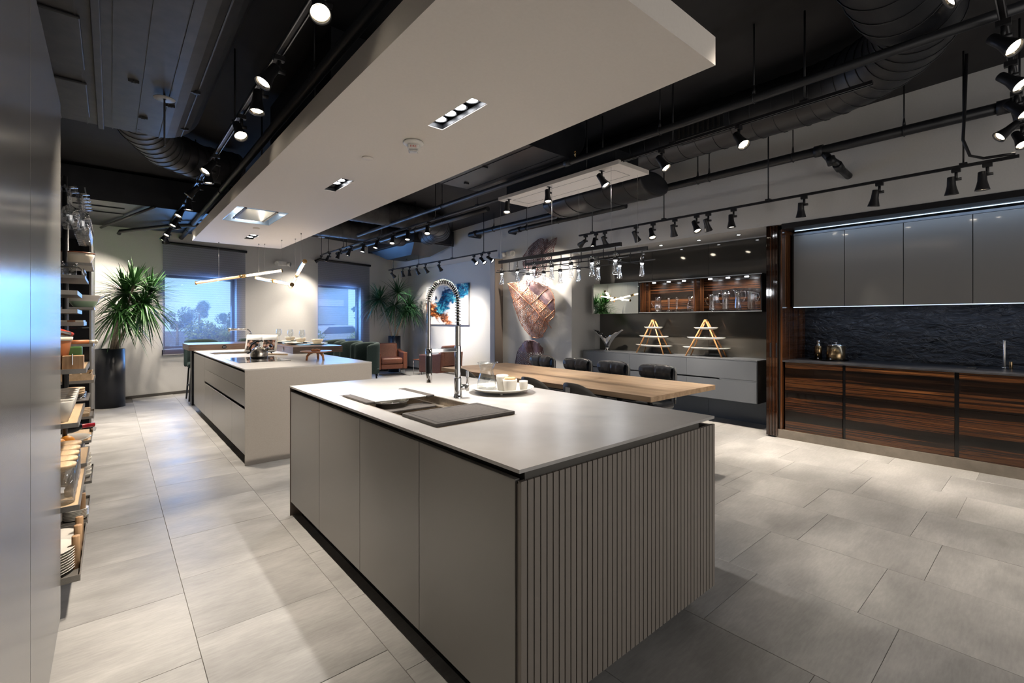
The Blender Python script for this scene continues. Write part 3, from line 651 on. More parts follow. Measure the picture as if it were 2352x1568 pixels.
for i, (x, y, z) in enumerate([(.30, 4.3, 3.02), (3.2, 9.6, 3.05)]):
    t = thing('ceiling_dish', 'small pale round disc on a rod ' + ('below the big left duct' if i == 0 else 'above the far end of the middle track'), 'ceiling fitting', (x, y, z-.01))
    ob('disc', MB().lathe([(.012,0),(.065,0),(.068,.004),(.012,.008)], (x,y,z), 24), M['led'] if False else M['greyedge'], t)
    ob('rod', MB().cyl((x,y,z-.35),(x,y,z+.35), .006, n=6), M['black'], t)

# ================================================================ TRACKS AND SPOTLIGHTS
def track(lab, axis, c0, c1, fixed, z, rods, w_=.036, rails=True):
    mid = (c0+c1)/2
    fn = (lambda a, b: (fixed + b, a)) if axis == 'y' else (lambda a, b: (a, fixed + b))
    x, y = fn(mid, 0); t = thing('light_track', lab, 'light track', (x, y, z), 'black light tracks')
    def bx(mb, b0, b1, z0, z1):
        (xa, ya), (xb, yb) = fn(c0, b0), fn(c1, b1)
        return mb.box(min(xa,xb), max(xa,xb), min(ya,yb), max(ya,yb), z0, z1)
    ob('track_body', bx(bx(bx(MB(), -w_/2, w_/2, z+.012, z+.022), -w_/2, -w_/2+.006, z, z+.012), w_/2-.006, w_/2, z, z+.012), M['black'], t)
    if rails:
        for s in (-1, 1): ob('conductor_rail', bx(MB(), s*(w_/2-.005)-.0025, s*(w_/2-.005)+.0025, z-.0012, z-.0002), M['trackrail'], t)
    for r_ in rods:
        (xa, ya) = fn(r_, 0); ob('suspension_rod', MB().cyl((xa, ya, z+.03), (xa, ya, ceilz(ya)+.01), .007, n=6).box(xa-.025, xa+.025, ya-.025, ya+.025, z+.02, z+.035), M['black'], t)
    return t
def make_head(lit):
    t = thing('track_spotlight', 'black track spotlight', 'spotlight')
    ob('adapter', MB().box(-.017,.017,-.03,.03,-.032,0), M['black'], t, bevel=.003, local=True)
    ob('stem', MB().cyl((0,0,-.032),(0,0,-.092), .011, n=10), M['black'], t, local=True)
    ob('knuckle', MB().cyl((0,-.034,-.092),(0,.03,-.092), .0125, n=12), M['black'], t, local=True)
    hd = ob('lamp_head', MB().lathe([(.001,.028),(.024,.028),(.027,.024),(.029,-.02),(.030,-.045),(.036,-.075),(.047,-.118),(.048,-.124),(.044,-.124),(.040,-.112)], (0,0,0), 22), M['black'], t, local=True)
    hd.location = (0,.03,-.092)
    if lit:
        ob('reflector', MB().lathe([(.026,-.100),(.041,-.116)], (0,0,0), 22), M['reflector'], hd, local=True)
        ob('lens', MB().lathe([(.001,-.114),(.026,-.114),(.033,-.110)], (0,0,0), 20), M['lensw'], hd, local=True)
    else:
        ob('lens', MB().lathe([(.001,-.108),(.040,-.110)], (0,0,0), 20), M['lensoff'], hd, local=True)
    return t
HL = make_head(True); HU = make_head(False); used = {True: False, False: False}
def head(x, y, z, aim, on, label, group, watt=1.0, rz=0.0, spot=50, cool=False, light=True):
    proto = HL if on else HU
    if not used[bool(on)]: used[bool(on)] = True; t = proto; t.location = (x,y,z); t.rotation_euler = (0,0,rz); t['label'] = label; t['group'] = group
    else: t = dup(proto, (x,y,z), rz, label, group)
    a = Matrix.Rotation(-rz, 3, 'Z') @ Vector(aim).normalized()
    hd = [c for c in t.children if c.name.startswith('lamp_head')][0]
    hd.rotation_mode = 'QUATERNION'; hd.rotation_quaternion = Vector((0,0,-1)).rotation_difference(a)
    for c in hd.children:
        if cool and c.name.startswith('lens'): c.data = c.data.copy(); c.data.materials[0] = M['lensc']
    if on and light:
        l = lamp('spot_beam', 'SPOT', (0,0,-.13), SPOT*watt, (1.0,.94,.88) if cool else WARM, hd, None, .03, radians(spot), .7)
    return t
def ylen(u, x):
    d = fwv + (u - CX)/F*rtv; return d.y * x / d.x
TZ = 2.95; XA = .755; XB = 3.83; XC = 5.45; ZC = 2.675
track('long silver-edged light track hanging left of the ceiling raft', 'y', -1.0, 10.4, XA, TZ, (1.5, 4.3, 6.6, 9.0), .042)
headsA = [(800,1,(-.1,-.55,-.8)), (641,1,(-.5,-.1,-.85)), (603,1,(-.05,-.12,-1)), (555,1,(.1,-.55,-.75)), (497,1,(-.55,-.25,-.8)), (486,1,(.05,.0,-1)), (459,1,(-.6,.1,-.75)),
          (441,1,(-.05,.0,-1)), (427,1,(-.45,-.2,-.8)), (412,1,(-.4,-.15,-.8)), (409,1,(.25,.0,-1)), (396,1,(-.4,-.2,-.8)), (388,1,(-.5,0,-.8)), (384,1,(.3,.2,-1)), (374,0,(-.5,.3,-.8))]
for i, (u, on, aim) in enumerate(headsA):
    y = ylen(u, XA) if u != 800 else 2.22
    head(XA, y, TZ, aim, on, ('unlit' if not on else 'lit') + ' black spotlight, ' + ORD[i] + ' from the camera on the left track', 'spotlights on the left track', rz=pi/2, watt=(1.0 if i < 7 else 2.2), spot=(55 if i < 7 else 115), light=(i < 7 or i % 2 == 0))
track('long light track hanging right of the ceiling raft', 'y', .80, 11.42, XB, TZ, (1.2, 2.25, 3.25, 5.2, 6.3, 8.2, 10.1, 11.0), .036)
headsB = [(1697,1,(-.25,-.55,-.8)), (1519,1,(.05,-.55,-.8)), (1382,1,(.15,-.5,-.8)), (1261.5,1,(-.1,-.2,-1)), (1169,1,(-.2,-.2,-1)), (985,1,(-.2,-.35,-.9)), (940,1,(-.15,-.2,-.9)), (905,1,(-.2,-.3,-.9)),
          (869,1,(-.3,-.1,-.9)), (838,1,(-.2,-.1,-.9)), (807,1,(-.35,.1,-.9)), (782,1,(-.3,.1,-.9)), (757,1,(-.35,.1,-.9)), (738,0,(-.7,.2,-.5))]
for i, (u, on, aim) in enumerate(headsB):
    head(XB, ylen(u, XB), TZ, aim, on, ('unlit' if not on else ('cool white lit' if i == 2 else 'lit')) + ' black spotlight, ' + ORD[i] + ' from the camera on the track right of the raft', 'spotlights on the middle track',
         rz=pi/2, cool=(i == 2), watt=(.26 if i < 5 else 1.15), spot=(55 if i < 5 else 115), light=(i < 5 or i % 2 == 0))
track('thin black light track in front of the dark display wall and cabinets', 'y', .20, 4.78, XC, ZC, (.52, 2.06, 3.33, 4.52), .030, False)
headsC = [(1345,0,(.30,.85,-.28)), (1369,1,(-.35,-.1,-.95)), (1389.5,0,(.55,.0,-.8)), (1461,0,(.55,-.1,-.8)), (1500,1,(-.25,-.35,-.9)), (1550,0,(.35,.05,-.85)), (1600,1,(-.15,-.45,-.9)), (1627,0,(.4,-.05,-.85)),
          (1685,1,(.0,-.05,-1)), (1847,0,(.15,.05,-1)), (2020,0,(.1,.15,-1)), (2196,0,(.15,.0,-1)), (2268,1,(.05,.0,-1))]
for i, (u, on, aim) in enumerate(headsC):
    head(XC, ylen(u, XC), ZC, aim, 1, ('glowing' if on else 'dark-backed') + ' black spotlight, ' + ORD[i] + ' from the leaf end of the right wall track', 'spotlights on the right wall track', rz=0, watt=(.85 if i < 4 else .5 if i < 9 else .22))
track('thin black light track in front of the painting alcove', 'y', 6.80, 11.25, XC, ZC, (7.2, 8.3, 9.7, 11.0), .030, False)
headsD = [(1123,1,(.42,-.7,-.55)), (1106.5,1,(.30,-.75,-.75)), (1088.6,1,(.22,-.8,-.62)), (1009,0,(.6,.1,-.75)), (977.5,0,(.6,0,-.75)), (958,0,(.5,0,-.8)), (941,0,(.1,0,-1)), (925,0,(.3,0,-.9)), (901,0,(.7,.1,-.6))]
for i, (u, on, aim) in enumerate(headsD):
    head(XC, ylen(u, XC), ZC, aim, 1, ('glowing' if on else 'dark-backed') + ' black spotlight, ' + ORD[i] + ' from the leaf end of the alcove track', 'spotlights on the alcove track', rz=0, watt=(.6 if i < 3 else .52), spot=(50 if i < 3 else 80), cool=True)
track('short silver-edged track crossing the ceiling at the far right of the picture', 'x', 2.6, 5.7, .19, 2.98, (3.1, 5.2), .036)
for i, (x, on, aim) in enumerate([(3.60,1,(-.3,-.6,-.72)), (4.20,1,(-.3,-.6,-.72)), (4.78,1,(-.25,-.6,-.75)), (5.28,1,(-.35,.65,-.65)), (5.58,1,(-.4,-.3,-.8))]):
    head(x, .19, 2.98, aim, on, 'lit black spotlight, ' + ORD[i] + ' from the left on the short right edge track', 'spotlights on the right edge track', rz=0, watt=.25, spot=38)
head(2.72, .19, 2.98, (-1.1, 4.86, -2.5), 1, 'added fill spotlight, out of view, at the left end of the right edge track', 'spotlights on the right edge track', rz=0, watt=2.0, spot=27)  # unseen fixture added to light the waterfall end of the rear island
head(2.9, .19, 2.98, (-1.6, 4.9, -2.7), 1, 'added fill spotlight, out of view, next to the left end of the right edge track', 'spotlights on the right edge track', rz=0, watt=1.2, spot=28)  # second unseen fixture, added for the same fill
t = thing('conduit', 'black flexible conduit looping down to the right wall track', 'cable', (5.45, .35, 2.7))
ob('cable', MB().tube([(5.45,.50,3.62),(5.44,.51,3.2),(5.43,.52,2.9),(5.44,.48,2.76),(5.45,.40,2.72),(5.45,.30,2.715),(5.45,.22,2.71)], .011, 8), M['black'], t)
# ceiling wall spots: recessed fixtures reflected in the glass wall are the soffit lights
for i, y in enumerate([2.75, 3.3, 3.9, 4.6]):
    t = thing('soffit_light', 'small round light in the soffit above the display wall, ' + ORD[i] + ' from the ebony doors', 'ceiling light', (6.3, y, 2.515), 'soffit lights')
    ob('trim_ring', MB().lathe([(.022,-.003),(.034,-.003),(.036,0),(.022,0)], (6.3,y,2.519), 20), M['chromed'], t)
    ob('lens', MB().cyl((6.3,y,2.5165),(6.3,y,2.519), .02, n=16), M['lensc'] , t)

# ================================================================ FRONT ISLAND
X0, X1, Y0, Y1 = .967, 2.232, 1.087, 3.56
isl = thing('kitchen_island', 'front kitchen island with taupe doors and a slatted end panel', 'kitchen island', (1.6, 2.3, 0))
ob('carcass', MB().box(.992, 2.19, 1.115, 3.53, .10, .70).box(.992, 1.03, 1.115, 3.53, .70, .862).box(1.56, 2.19, 1.115, 3.53, .70, .862), M['blackmat'], isl)
ob('underframe', MB().box(.995, 1.03, 1.102, 3.54, .862, .905).box(1.56, 2.09, 1.102, 3.54, .862, .905).box(1.03, 1.56, 1.102, 1.70, .862, .905).box(1.03, 1.56, 2.94, 3.54, .862, .905), M['blackmat'], isl)
ob('underframe_face', MB().box(.993, 2.09, 1.096, 1.102, .866, .908), mat('underframe_grey', (.075,.070,.062), .45), isl)
ds = [3.546, 2.947, 2.332, 1.722, 1.115]
for a, b in zip(ds, ds[1:]): ob('door', MB().box(.969, .989, b+.0015, a-.0015, .10, .883), M['lacquer'], isl, bevel=.0012)
ob('end_panel', MB().box(.967, 2.232, 3.548, 3.560, .0, .908), M['finbrown'], isl)
ob('back_panel', MB().box(2.19, 2.212, 1.10, 3.548, .10, .883), M['lacquer'], isl, bevel=.001)
ob('slat_backing', MB().box(.972, 2.2, 1.100, 1.112, .10, .872), mat('slat_shadow', (.12,.105,.09), .6), isl)
ob('plinth', MB().box(1.03, 2.16, 1.172, 3.50, 0, .10), M['blackgl'], isl)
NS = 44; pt = (2.232-.967)/NS
sm = None
for i in range(NS):
    xa = .967 + pt*i + .0022; bm_ = MB().chbox(-(pt-.0052)/2, (pt-.0052)/2, -.0075, .0075, 0, .783, .0006)
    if sm is None: sm = mesh('slat', bm_, M['slat'])
    o = bpy.data.objects.new('slat', sm); COL.objects.link(o); o.parent = isl; o.location = Vector((xa + (pt-.0052)/2, 1.094, .10)) - WM[isl.name].translation
ct = ob('island_worktop', fixorient and MB().slab((.965, 2.235), (1.091, 3.562), .908, .920, [(1.072, 1.524, 1.742, 2.90)]), M['counter'], label='thin pale ceramic worktop of the front island', cat='worktop')
fixorient(ct)
# sink
sk = thing('kitchen_sink', 'dark stainless steel sink set into the front island', 'sink', (1.3, 2.3, .70))
sb = MB()
def basin(mb, x0, x1, y0, y1, zb, zt, th=.004):
    mb.box(x0, x1, y0, y1, zb-th, zb)
    mb.box(x0-th, x0, y0-th, y1+th, zb-th, zt).box(x1, x1+th, y0-th, y1+th, zb-th, zt)
    mb.box(x0, x1, y0-th, y0, zb-th, zt).box(x0, x1, y1, y1+th, zb-th, zt); return mb
ob('basin', basin(MB(), 1.078, 1.518, 1.748, 2.894, .735, .915), M['sinksteel'], sk)
ob('rim', MB().slab((1.0735, 1.5225), (1.7435, 2.8985), .912, .9195, [(1.082, 1.514, 1.752, 2.890)]), M['sinksteel'], sk)
ob('ledge', MB().box(1.079, 1.095, 1.75, 2.89, .885, .889).box(1.478, 1.517, 1.75, 2.89, .872, .876), M['sinksteel'], sk)
ob('divider_tray', MB().box(1.10, 1.475, 2.42, 2.56, .868, .880), M['slate'], sk, bevel=.004)
ob('overflow', MB().cyl((1.5165, 2.22, .885), (1.518, 2.22, .885), .014, n=14), M['chrome'], sk)
ob('drain', MB().lathe([(.001,.001),(.034,.001),(.04,.003),(.044,.001)], (1.3, 2.2, .7355), 20), M['chrome'], sk)
cbd = thing('cutting_board', 'dark slate-grey cutting board with a juice groove over the near end of the sink', 'cutting board', (1.298, 1.914, .9205))
ob('board', MB().slab((1.072, 1.524), (1.757, 2.072), .9205, .936, []), M['slate'], cbd, bevel=.002)
ob('groove', MB().slab((1.094, 1.502), (1.779, 2.050), .9355, .9364, [(1.098, 1.498, 1.783, 2.046)]), M['blackmat'], cbd)
rk = thing('draining_rack', 'steel rod draining rack with two dark end bars across the far end of the sink', 'draining rack', (1.29, 2.67, .9205))
ob('end_bar', MB().box(1.073, 1.125, 2.49, 2.838, .9205, .932), M['slate'], rk, bevel=.003)
ob('end_bar', MB().box(1.455, 1.507, 2.49, 2.862, .9205, .932), M['slate'], rk, bevel=.003)
rod = None
for i in range(30):
    y = 2.50 + i*.0115; 
    bb = MB().cyl((1.120, 0, 0), (1.460, 0, 0), .0036, n=6)
    if rod is None: rod = mesh('rod', bb, M['rods'])
    o = bpy.data.objects.new('rod', rod); COL.objects.link(o); o.parent = rk; o.location = Vector((0, y, .9275)) - WM[rk.name].translation
cl = thing('strainer_bowl', 'round perforated steel strainer bowl under the draining rack', 'strainer', (1.25, 2.60, .80))
ob('bowl', MB().lathe([(.05,.0),(.08,.03),(.10,.07),(.112,.105),(.118,.107)], (1.25, 2.585, .805), 30), M['steel'], cl)
ob('rim', MB().tube([(1.25+.118*cos(a), 2.585+.118*sin(a), .9125) for a in [2*pi*i/36 for i in range(36)]], .003, 6, closed=True), M['chrome'], cl)
# spring faucet
fx, fy = 1.581, 2.345
fa = thing('spring_faucet', 'tall chrome spring faucet with a black pull-down spray on the front island', 'faucet', (fx, fy, .9202))
ob('base', MB().lathe([(.027,0),(.027,.010),(.024,.014),(.0225,.03),(.0225,.118),(.021,.126),(.001,.126)], (fx,fy,.9202), 26), M['chrome'], fa)
ob('column', MB().lathe([(.0185,0),(.0185,.185),(.017,.19),(.017,.192),(.001,.192)], (fx,fy,1.044), 22), M['chrome'], fa)
# mixer body to the right with round cap and upright lever
rd = Vector((cos(-.5), sin(-.5), 0))
a0 = Vector((fx, fy, .985))
ob('mixer_body', MB().cyl(a0, a0 + rd*.050, .018, n=20), M['chrome'], fa)
ob('mixer_cap', MB().cyl(a0 + rd*.050, a0 + rd*.066, .024, n=24), M['chromed'], fa, bevel=.002)
ob('lever', MB().cyl(a0 + rd*.058 + Vector((0,0,.018)), a0 + rd*.058 + Vector((0,0,.098)), .0095, n=14), M['chrome'], fa, bevel=.002)
# path of hose: up, over and down
sh = Vector((1.378, 2.337, 1.10)); hd_ = (Vector((sh.x, sh.y, 0)) - Vector((fx, fy, 0))); 
def hp(s):   # s 0..1 along the hose
    L1, L3 = .135, .235; R_ = hd_.length/2; L2 = pi*R_; T = L1+L2+L3; d = s*T
    if d < L1: return Vector((fx, fy, 1.355 + d))
    if d < L1+L2:
        a = (d-L1)/R_; return Vector((fx, fy, 1.355+L1)) + hd_*(.5*(1-cos(a))) + Vector((0,0,R_*sin(a)*1.18))
    return Vector((sh.x, sh.y, 1.355 + L1 - (d-L1-L2)))
ob('hose', MB().tube([hp(i/60) for i in range(61)], .0085, 10), M['blackgl'], fa)
ob('spring_sleeve', MB().lathe([(.0155+.0012*(i%2), i*.0022) for i in range(54)], (fx,fy,1.236), 18), M['chromed'], fa)
def coil(s0, s1, turns, r, wire, npt=16, spread=lambda q: q):
    pts = []; n = int(turns*npt)
    for i in range(n+1):
        q = spread(i/n); s = s0 + (s1-s0)*q; p = hp(s); tg = (hp(min(1, s+.004)) - hp(max(0, s-.004))).normalized()
        sd = Vector((-hd_.y, hd_.x, 0)).normalized(); nr = tg.cross(sd); a = 2*pi*turns*i/n
        pts.append(p + (sd*cos(a) + nr*sin(a))*r)
    return MB().tube(pts, wire, 6)
ob('spring', coil(.0, .66, 34, .0165, .0026, 14, lambda q: q**.80 if q < 1 else 1), M['chrome'], fa)
ob('hose_sleeve', MB().lathe([(.0088+.0022*(i%2), i*.0028) for i in range(96)], (sh.x, sh.y, 1.228), 14), M['chromed'], fa)
ob('spray_head', MB().lathe([(.001,0),(.0165,0),(.0175,.002),(.0175,.052)], (sh.x,sh.y,1.032), 22), M['chrome'], fa)
ob('spray_grip', MB().lathe([(.0178,0),(.0190,.004),(.0190,.098),(.0178,.10)], (sh.x,sh.y,1.084), 22), M['black'], fa)
ob('spray_collar', MB().lathe([(.0185,0),(.0185,.040),(.012,.044),(.001,.044)], (sh.x,sh.y,1.184), 22), M['chrome'], fa)
ob('holder_arm', MB().box(sh.x+.012, fx-.012, fy-.012, fy+.004, 1.200, 1.222), M['chrome'], fa, bevel=.003)
# serving plate with jug and cups
px_, py_ = 1.925, 2.352; pz_ = .9202
pl = thing('serving_plate', 'large round white footed serving plate on the front island', 'plate', (px_, py_, pz_))
ob('plate', MB().lathe([(.001,.012),(.10,.010),(.165,.016),(.205,.033),(.212,.037),(.209,.039),(.20,.036),(.16,.021),(.09,.0165),(.001,.0165)], (px_,py_,pz_), 48), M['white'], pl)
for i in range(3): ob('foot', MB().cyl((px_+.11*cos(i*2.1+4), py_+.11*sin(i*2.1+4), pz_), (px_+.11*cos(i*2.1+4), py_+.11*sin(i*2.1+4), pz_+.011), .010, n=10), M['white'], pl)
zt = pz_ + .0172
jg = thing('glass_carafe', 'clear waisted glass carafe with a pouring lip on the serving plate', 'carafe', (1.868, 2.435, zt))
jp = [(.056,.004),(.063,.008),(.064,.02),(.060,.05),(.052,.08),(.045,.105),(.043,.12),(.046,.14),(.053,.16),(.062,.172)]
ob('glass_body', MB().lathe([(.001,.0)] + [(.055,0)] + jp + [(r-.003, z) for r, z in jp[::-1]] + [(.001,.006)], (1.868,2.435,zt), 36), M['glass'], jg)
ob('rim', MB().tube([(1.868+(.062+.010*max(0,cos(a-5.6))**6)*cos(a), 2.435+(.062+.010*max(0,cos(a-5.6))**6)*sin(a), zt+.172+.004*max(0,cos(a-5.6))**6) for a in [2*pi*i/40 for i in range(40)]], .0026, 6, closed=True), M['glass'], jg)
def cup(x, y, r, h, lab, lid=False):
    t = thing('white_cup', lab, 'cup', (x, y, zt), 'white cups on the serving plate')
    p = [(.001,0),(r*.70,0),(r*.76,.003),(r*.92,h*.5),(r,h*.85),(r,h-.002),(r-.002,h),(r-.004,h-.002),(r-.005,h*.5),(r*.7,.006),(.001,.005)]
    ob('body', MB().lathe(p, (x,y,zt), 32), M['white'], t)
    if lid: ob('cork_lid', MB().cyl((x,y,zt+h-.006),(x,y,zt+h+.010), r*.74, n=28), M['cork'], t, bevel=.003)
cup(1.918, 2.335, .040, .098, 'tall open white cup standing behind the corked one on the serving plate')
cup(1.905, 2.243, .046, .080, 'white cup with a round cork lid on the serving plate', True)
cup(1.985, 2.205, .028, .068, 'smallest open white cup on the serving plate')
# dropped crumb-size tap hole cover is omitted; table beyond

# ================================================================ REAR ISLAND
i2 = thing('rear_kitchen_island', 'rear kitchen island with a pale ceramic waterfall end and drawer fronts', 'kitchen island', (1.6, 6.8, 0))
A0, A1, B0, B1 = .968, 2.232, 5.035, 8.66
ob('carcass', MB().box(1.0, 2.2, 5.06, 8.64, .10, .70).box(1.0, 1.05, 5.06, 8.64, .70, .885).box(1.57, 2.2, 5.06, 8.64, .70, .885).box(1.05, 1.57, 5.06, 7.45, .70, .885), M['blackmat'], i2)
ob('waterfall_panel', MB().box(A0, A1, B0, B0+.014, 0, .908), M['stone'], i2)
ob('plinth', MB().box(1.05, 2.15, 5.05, 8.45, 0, .10), M['blackgl'], i2)
ob('back_panel', MB().box(2.2, 2.222, 5.05, 8.65, .10, .90), M['lacquer'], i2)
ob('side_panel', MB().box(A0+.002, A0+.020, 7.582, 8.655, .10, .885), M['lacquer'], i2, bevel=.001)
cuts = [5.052, 5.69, 6.92, 7.578]
for a, b in zip(cuts, cuts[1:]):
    ob('door', MB().box(A0+.002, A0+.020, a+.0015, b-.0015, .10, .532), M['lacquer'], i2, bevel=.001)
ob('drawer', MB().box(A0+.002, A0+.020, 5.0535, 7.5765, .561, .724), M['lacquer'], i2, bevel=.001)
ob('drawer', MB().box(A0+.002, A0+.020, 5.0535, 7.5765, .728, .885), M['lacquer'], i2, bevel=.001)
ob('end_panel_far', MB().box(A0+.02, 2.2, 8.64, 8.655, .10, .90), M['lacquer'], i2)
fixorient(ob('rear_worktop', MB().slab((A0, A1), (B0, B1), .908, .920, [(1.07, 1.55, 7.50, 8.0)]), M['counter'], label='thin pale ceramic worktop of the rear island', cat='worktop'))
s2 = thing('prep_sink', 'small dark sink set into the rear island', 'sink', (1.3, 7.75, .75))
ob('basin', basin(MB(), 1.074, 1.546, 7.504, 7.996, .76, .906), M['sinksteel'], s2)
hb_ = thing('hob', 'flush black glass induction hob on the rear island', 'hob', (1.32, 6.24, .9203))
ob('glass', MB().box(1.056, 1.592, 5.81, 6.675, .9203, .9245), M['ceram'], hb_, bevel=.001)
for (x, y, r) in ((1.2, 6.03, .09), (1.45, 6.03, .07), (1.2, 6.45, .07), (1.45, 6.45, .09)):
    ob('cooking_zone', MB().tube([(x+r*cos(a), y+r*sin(a), .9246) for a in [2*pi*i/32 for i in range(32)]], .0007, 4, closed=True), M['clay'], hb_)
# raised walnut bar
br = thing('breakfast_bar', 'thick dark walnut breakfast bar resting on the rear island', 'bar counter', (2.1, 8.6, .9203))
ob('bar_top', MB().box(1.927, 2.62, 6.94, 9.45, .9205, 1.014), M['darkwood'], br, bevel=.002)
ob('bar_end', MB().box(.90, 1.926, 8.64, 9.45, .9205, 1.014), M['darkwood'], br, bevel=.002)
ob('bar_leg', MB().box(1.0, 1.05, 9.2, 9.4, 0, .9205).box(2.45, 2.5, 9.2, 9.4, 0, .9205), M['black'], br)
for p, d in (((1.37, 8.6385, .966), (0,-1,0)), ((1.9255, 7.42, .966), (-1,0,0))):
    p = Vector(p); d = Vector(d); so = ob('power_socket', MB().cyl(p, p + d*.004, .030, n=24), M['blackgl'], br, bevel=.001)
    sd = Vector((d.y, -d.x, 0))
    ob('socket_slot', MB().obox(p + d*.0045 + sd*.010, (.004,.004,.018)).obox(p + d*.0045 - sd*.010, (.004,.004,.018)).obox(p + d*.0045, (.03,.003,.003) if abs(d.y) else (.003,.03,.003)), M['greyedge'], so)
# faucet 2
f2 = thing('kitchen_faucet', 'dark chrome swan-neck faucet on the rear island', 'faucet', (1.61, 7.98, .9202))
ob('base', MB().lathe([(.026,0),(.026,.012),(.020,.016),(.020,.12),(.001,.12)], (1.61,7.98,.9202), 18), M['chrome'], f2)
sp_ = [(1.61,7.98,1.03),(1.61,7.98,1.15),(1.605,7.98,1.20),(1.58,7.98,1.235),(1.54,7.975,1.25),(1.48,7.97,1.253),(1.31,7.95,1.255)]
ob('spout', MB().tube(sp_, .0155, 12), M['chrome'], f2)
ob('spray_end', MB().tube([(1.36,7.956,1.254),(1.31,7.95,1.255)], .019, 12).cyl((1.322,7.951,1.25),(1.322,7.951,1.222), .014, n=12), M['chrome'], f2)
ob('lever', MB().cyl((1.61,7.98,1.0),(1.68,7.95,1.0), .011, n=10).cyl((1.68,7.95,1.0),(1.70,7.94,1.05), .007, n=8), M['chrome'], f2)
# kettle
kx_, ky_ = 1.40, 6.47; kz = .9248
kt = thing('kettle', 'round brushed steel kettle with a black handle on the hob', 'kettle', (kx_, ky_, kz))
ob('body', MB().lathe([(.001,0),(.088,0),(.097,.006),(.099,.02),(.098,.045),(.090,.08),(.072,.108),(.048,.126),(.030,.132)], (kx_,ky_,kz), 32), M['steel'], kt)
ob('lid', MB().lathe([(.034,.130),(.028,.137),(.008,.142),(.007,.150),(.012,.156),(.010,.164),(.001,.166)], (kx_,ky_,kz), 20), M['chrome'], kt)
hr = Vector((cos(-.4), sin(-.4), 0)); kc = Vector((kx_, ky_, kz))
ob('spout', MB().tube([kc+hr*.070+Vector((0,0,.085)), kc+hr*.105+Vector((0,0,.115)), kc+hr*.128+Vector((0,0,.142))], lambda q: .020-.006*q, 12), M['steel'], kt)
ob('spout_cap', MB().cyl(kc+hr*.122+Vector((0,0,.136)), kc+hr*.140+Vector((0,0,.152)), .020, n=12), M['black'], kt)
ob('handle', MB().tube([kc-hr*.088+Vector((0,0,.072)), kc-hr*.105+Vector((0,0,.12)), kc-hr*.08+Vector((0,0,.165)), kc-hr*.03+Vector((0,0,.20)), kc+hr*.03+Vector((0,0,.21)), kc+hr*.045+Vector((0,0,.20))], .010, 10), M['black'], kt)
ob('handle_post', MB().cyl(kc+Vector((0,0,.16)), kc+Vector((0,0,.205)), .004, n=8), M['chrome'], kt)
# cookbook on stand
bk = thing('cookbook', 'open cookbook with photographs leaning on a small stand on the rear island', 'book', (1.60, 7.32, .9203), rz=-.50)
def pg(side):
    def f(u, v): 
        x = side*u*.235; b_ = .012 + .02*sin(pi*min(1, u*1.15))
        yy = .10*v + .0; zz = .035 + .27*v
        return (x*.86, yy - b_, zz*.86)
    return f
for s in (-1, 1):
    g = ob('page', MB().grid(pg(s), 10, 4), M['page'], bk, local=True, solid=.006)
    ob('photo', MB().grid(lambda u, v, s=s: (pg(s)(.15+.75*u, .08+.62*v)[0], pg(s)(.15+.75*u, .08+.62*v)[1]-.0045, pg(s)(.15+.75*u, .08+.62*v)[2]), 8, 3), M['photo'], g, local=True)
    ob('cover', MB().add([(0,.008,.025),(s*.206,.008,.028),(s*.206,.112,.268),(0,.112,.272)], [(0,1,2,3)]), M['cream'], bk, local=True, solid=.004)
ob('stand_leg', MB().cyl((-.12,.02,.03),(-.16,-.03,0), .008, n=8).cyl((.12,.02,.03),(.16,-.03,0), .008, n=8).cyl((0,.10,.22),(0,.22,0), .008, n=8), M['black'], bk, local=True)
ob('stand_ledge', MB().box(-.18,.18,-.035,.02,.018,.030), M['black'], bk, local=True)
ws = thing('wooden_spoon', 'pale wooden spoon lying on the rear worktop beside the kettle', 'spoon', (1.66, 6.95, .9203))
ob('handle', MB().tube([(1.50,7.22,.930),(1.60,7.05,.930),(1.80,6.74,.930)], lambda q: .008+.003*q, 8), M['lightwood'], ws)
ob('bowl', MB().sph((1.485, 7.25, .931), (.022,.034,.0095), 14, 7), M['lightwood'], ws)
# cake stand with figs
cx_, cy_ = 1.835, 5.69; cz = .9203
cs = thing('cake_stand', 'round wooden cake stand on three curved legs on the rear island', 'cake stand', (cx_, cy_, cz))
ob('top', MB().lathe([(.001,.088),(.12,.089),(.168,.098),(.176,.106),(.172,.109),(.12,.104),(.001,.102)], (cx_,cy_,cz), 40), M['walnut'], cs)
for i in range(3):
    a = -1.05 + i*2*pi/3; r_ = Vector((cos(a), sin(a), 0)); c = Vector((cx_, cy_, cz))
    ob('leg', MB().tube([c+r_*.045+Vector((0,0,.090)), c+r_*.075+Vector((0,0,.080)), c+r_*.10+Vector((0,0,.05)), c+r_*.108+Vector((0,0,.0))], lambda q: .016-.004*q, 10), M['walnut'], cs)
figs = 'dried fruits on the cake stand'
for i, (dx, dy, r) in enumerate([(-.035,.0,.020), (-.015,-.012,.018), (.01,.008,.020), (.03,-.008,.017)]):
    ob('dried_fruit', MB().sph((cx_+dx, cy_+dy, cz+.102+r*.8), (r*1.2, r, r*.8), 12, 8), M['walnut'], label='brown dried fruit on the cake stand, ' + ORD[i] + ' from the left', cat='fruit', group=figs)
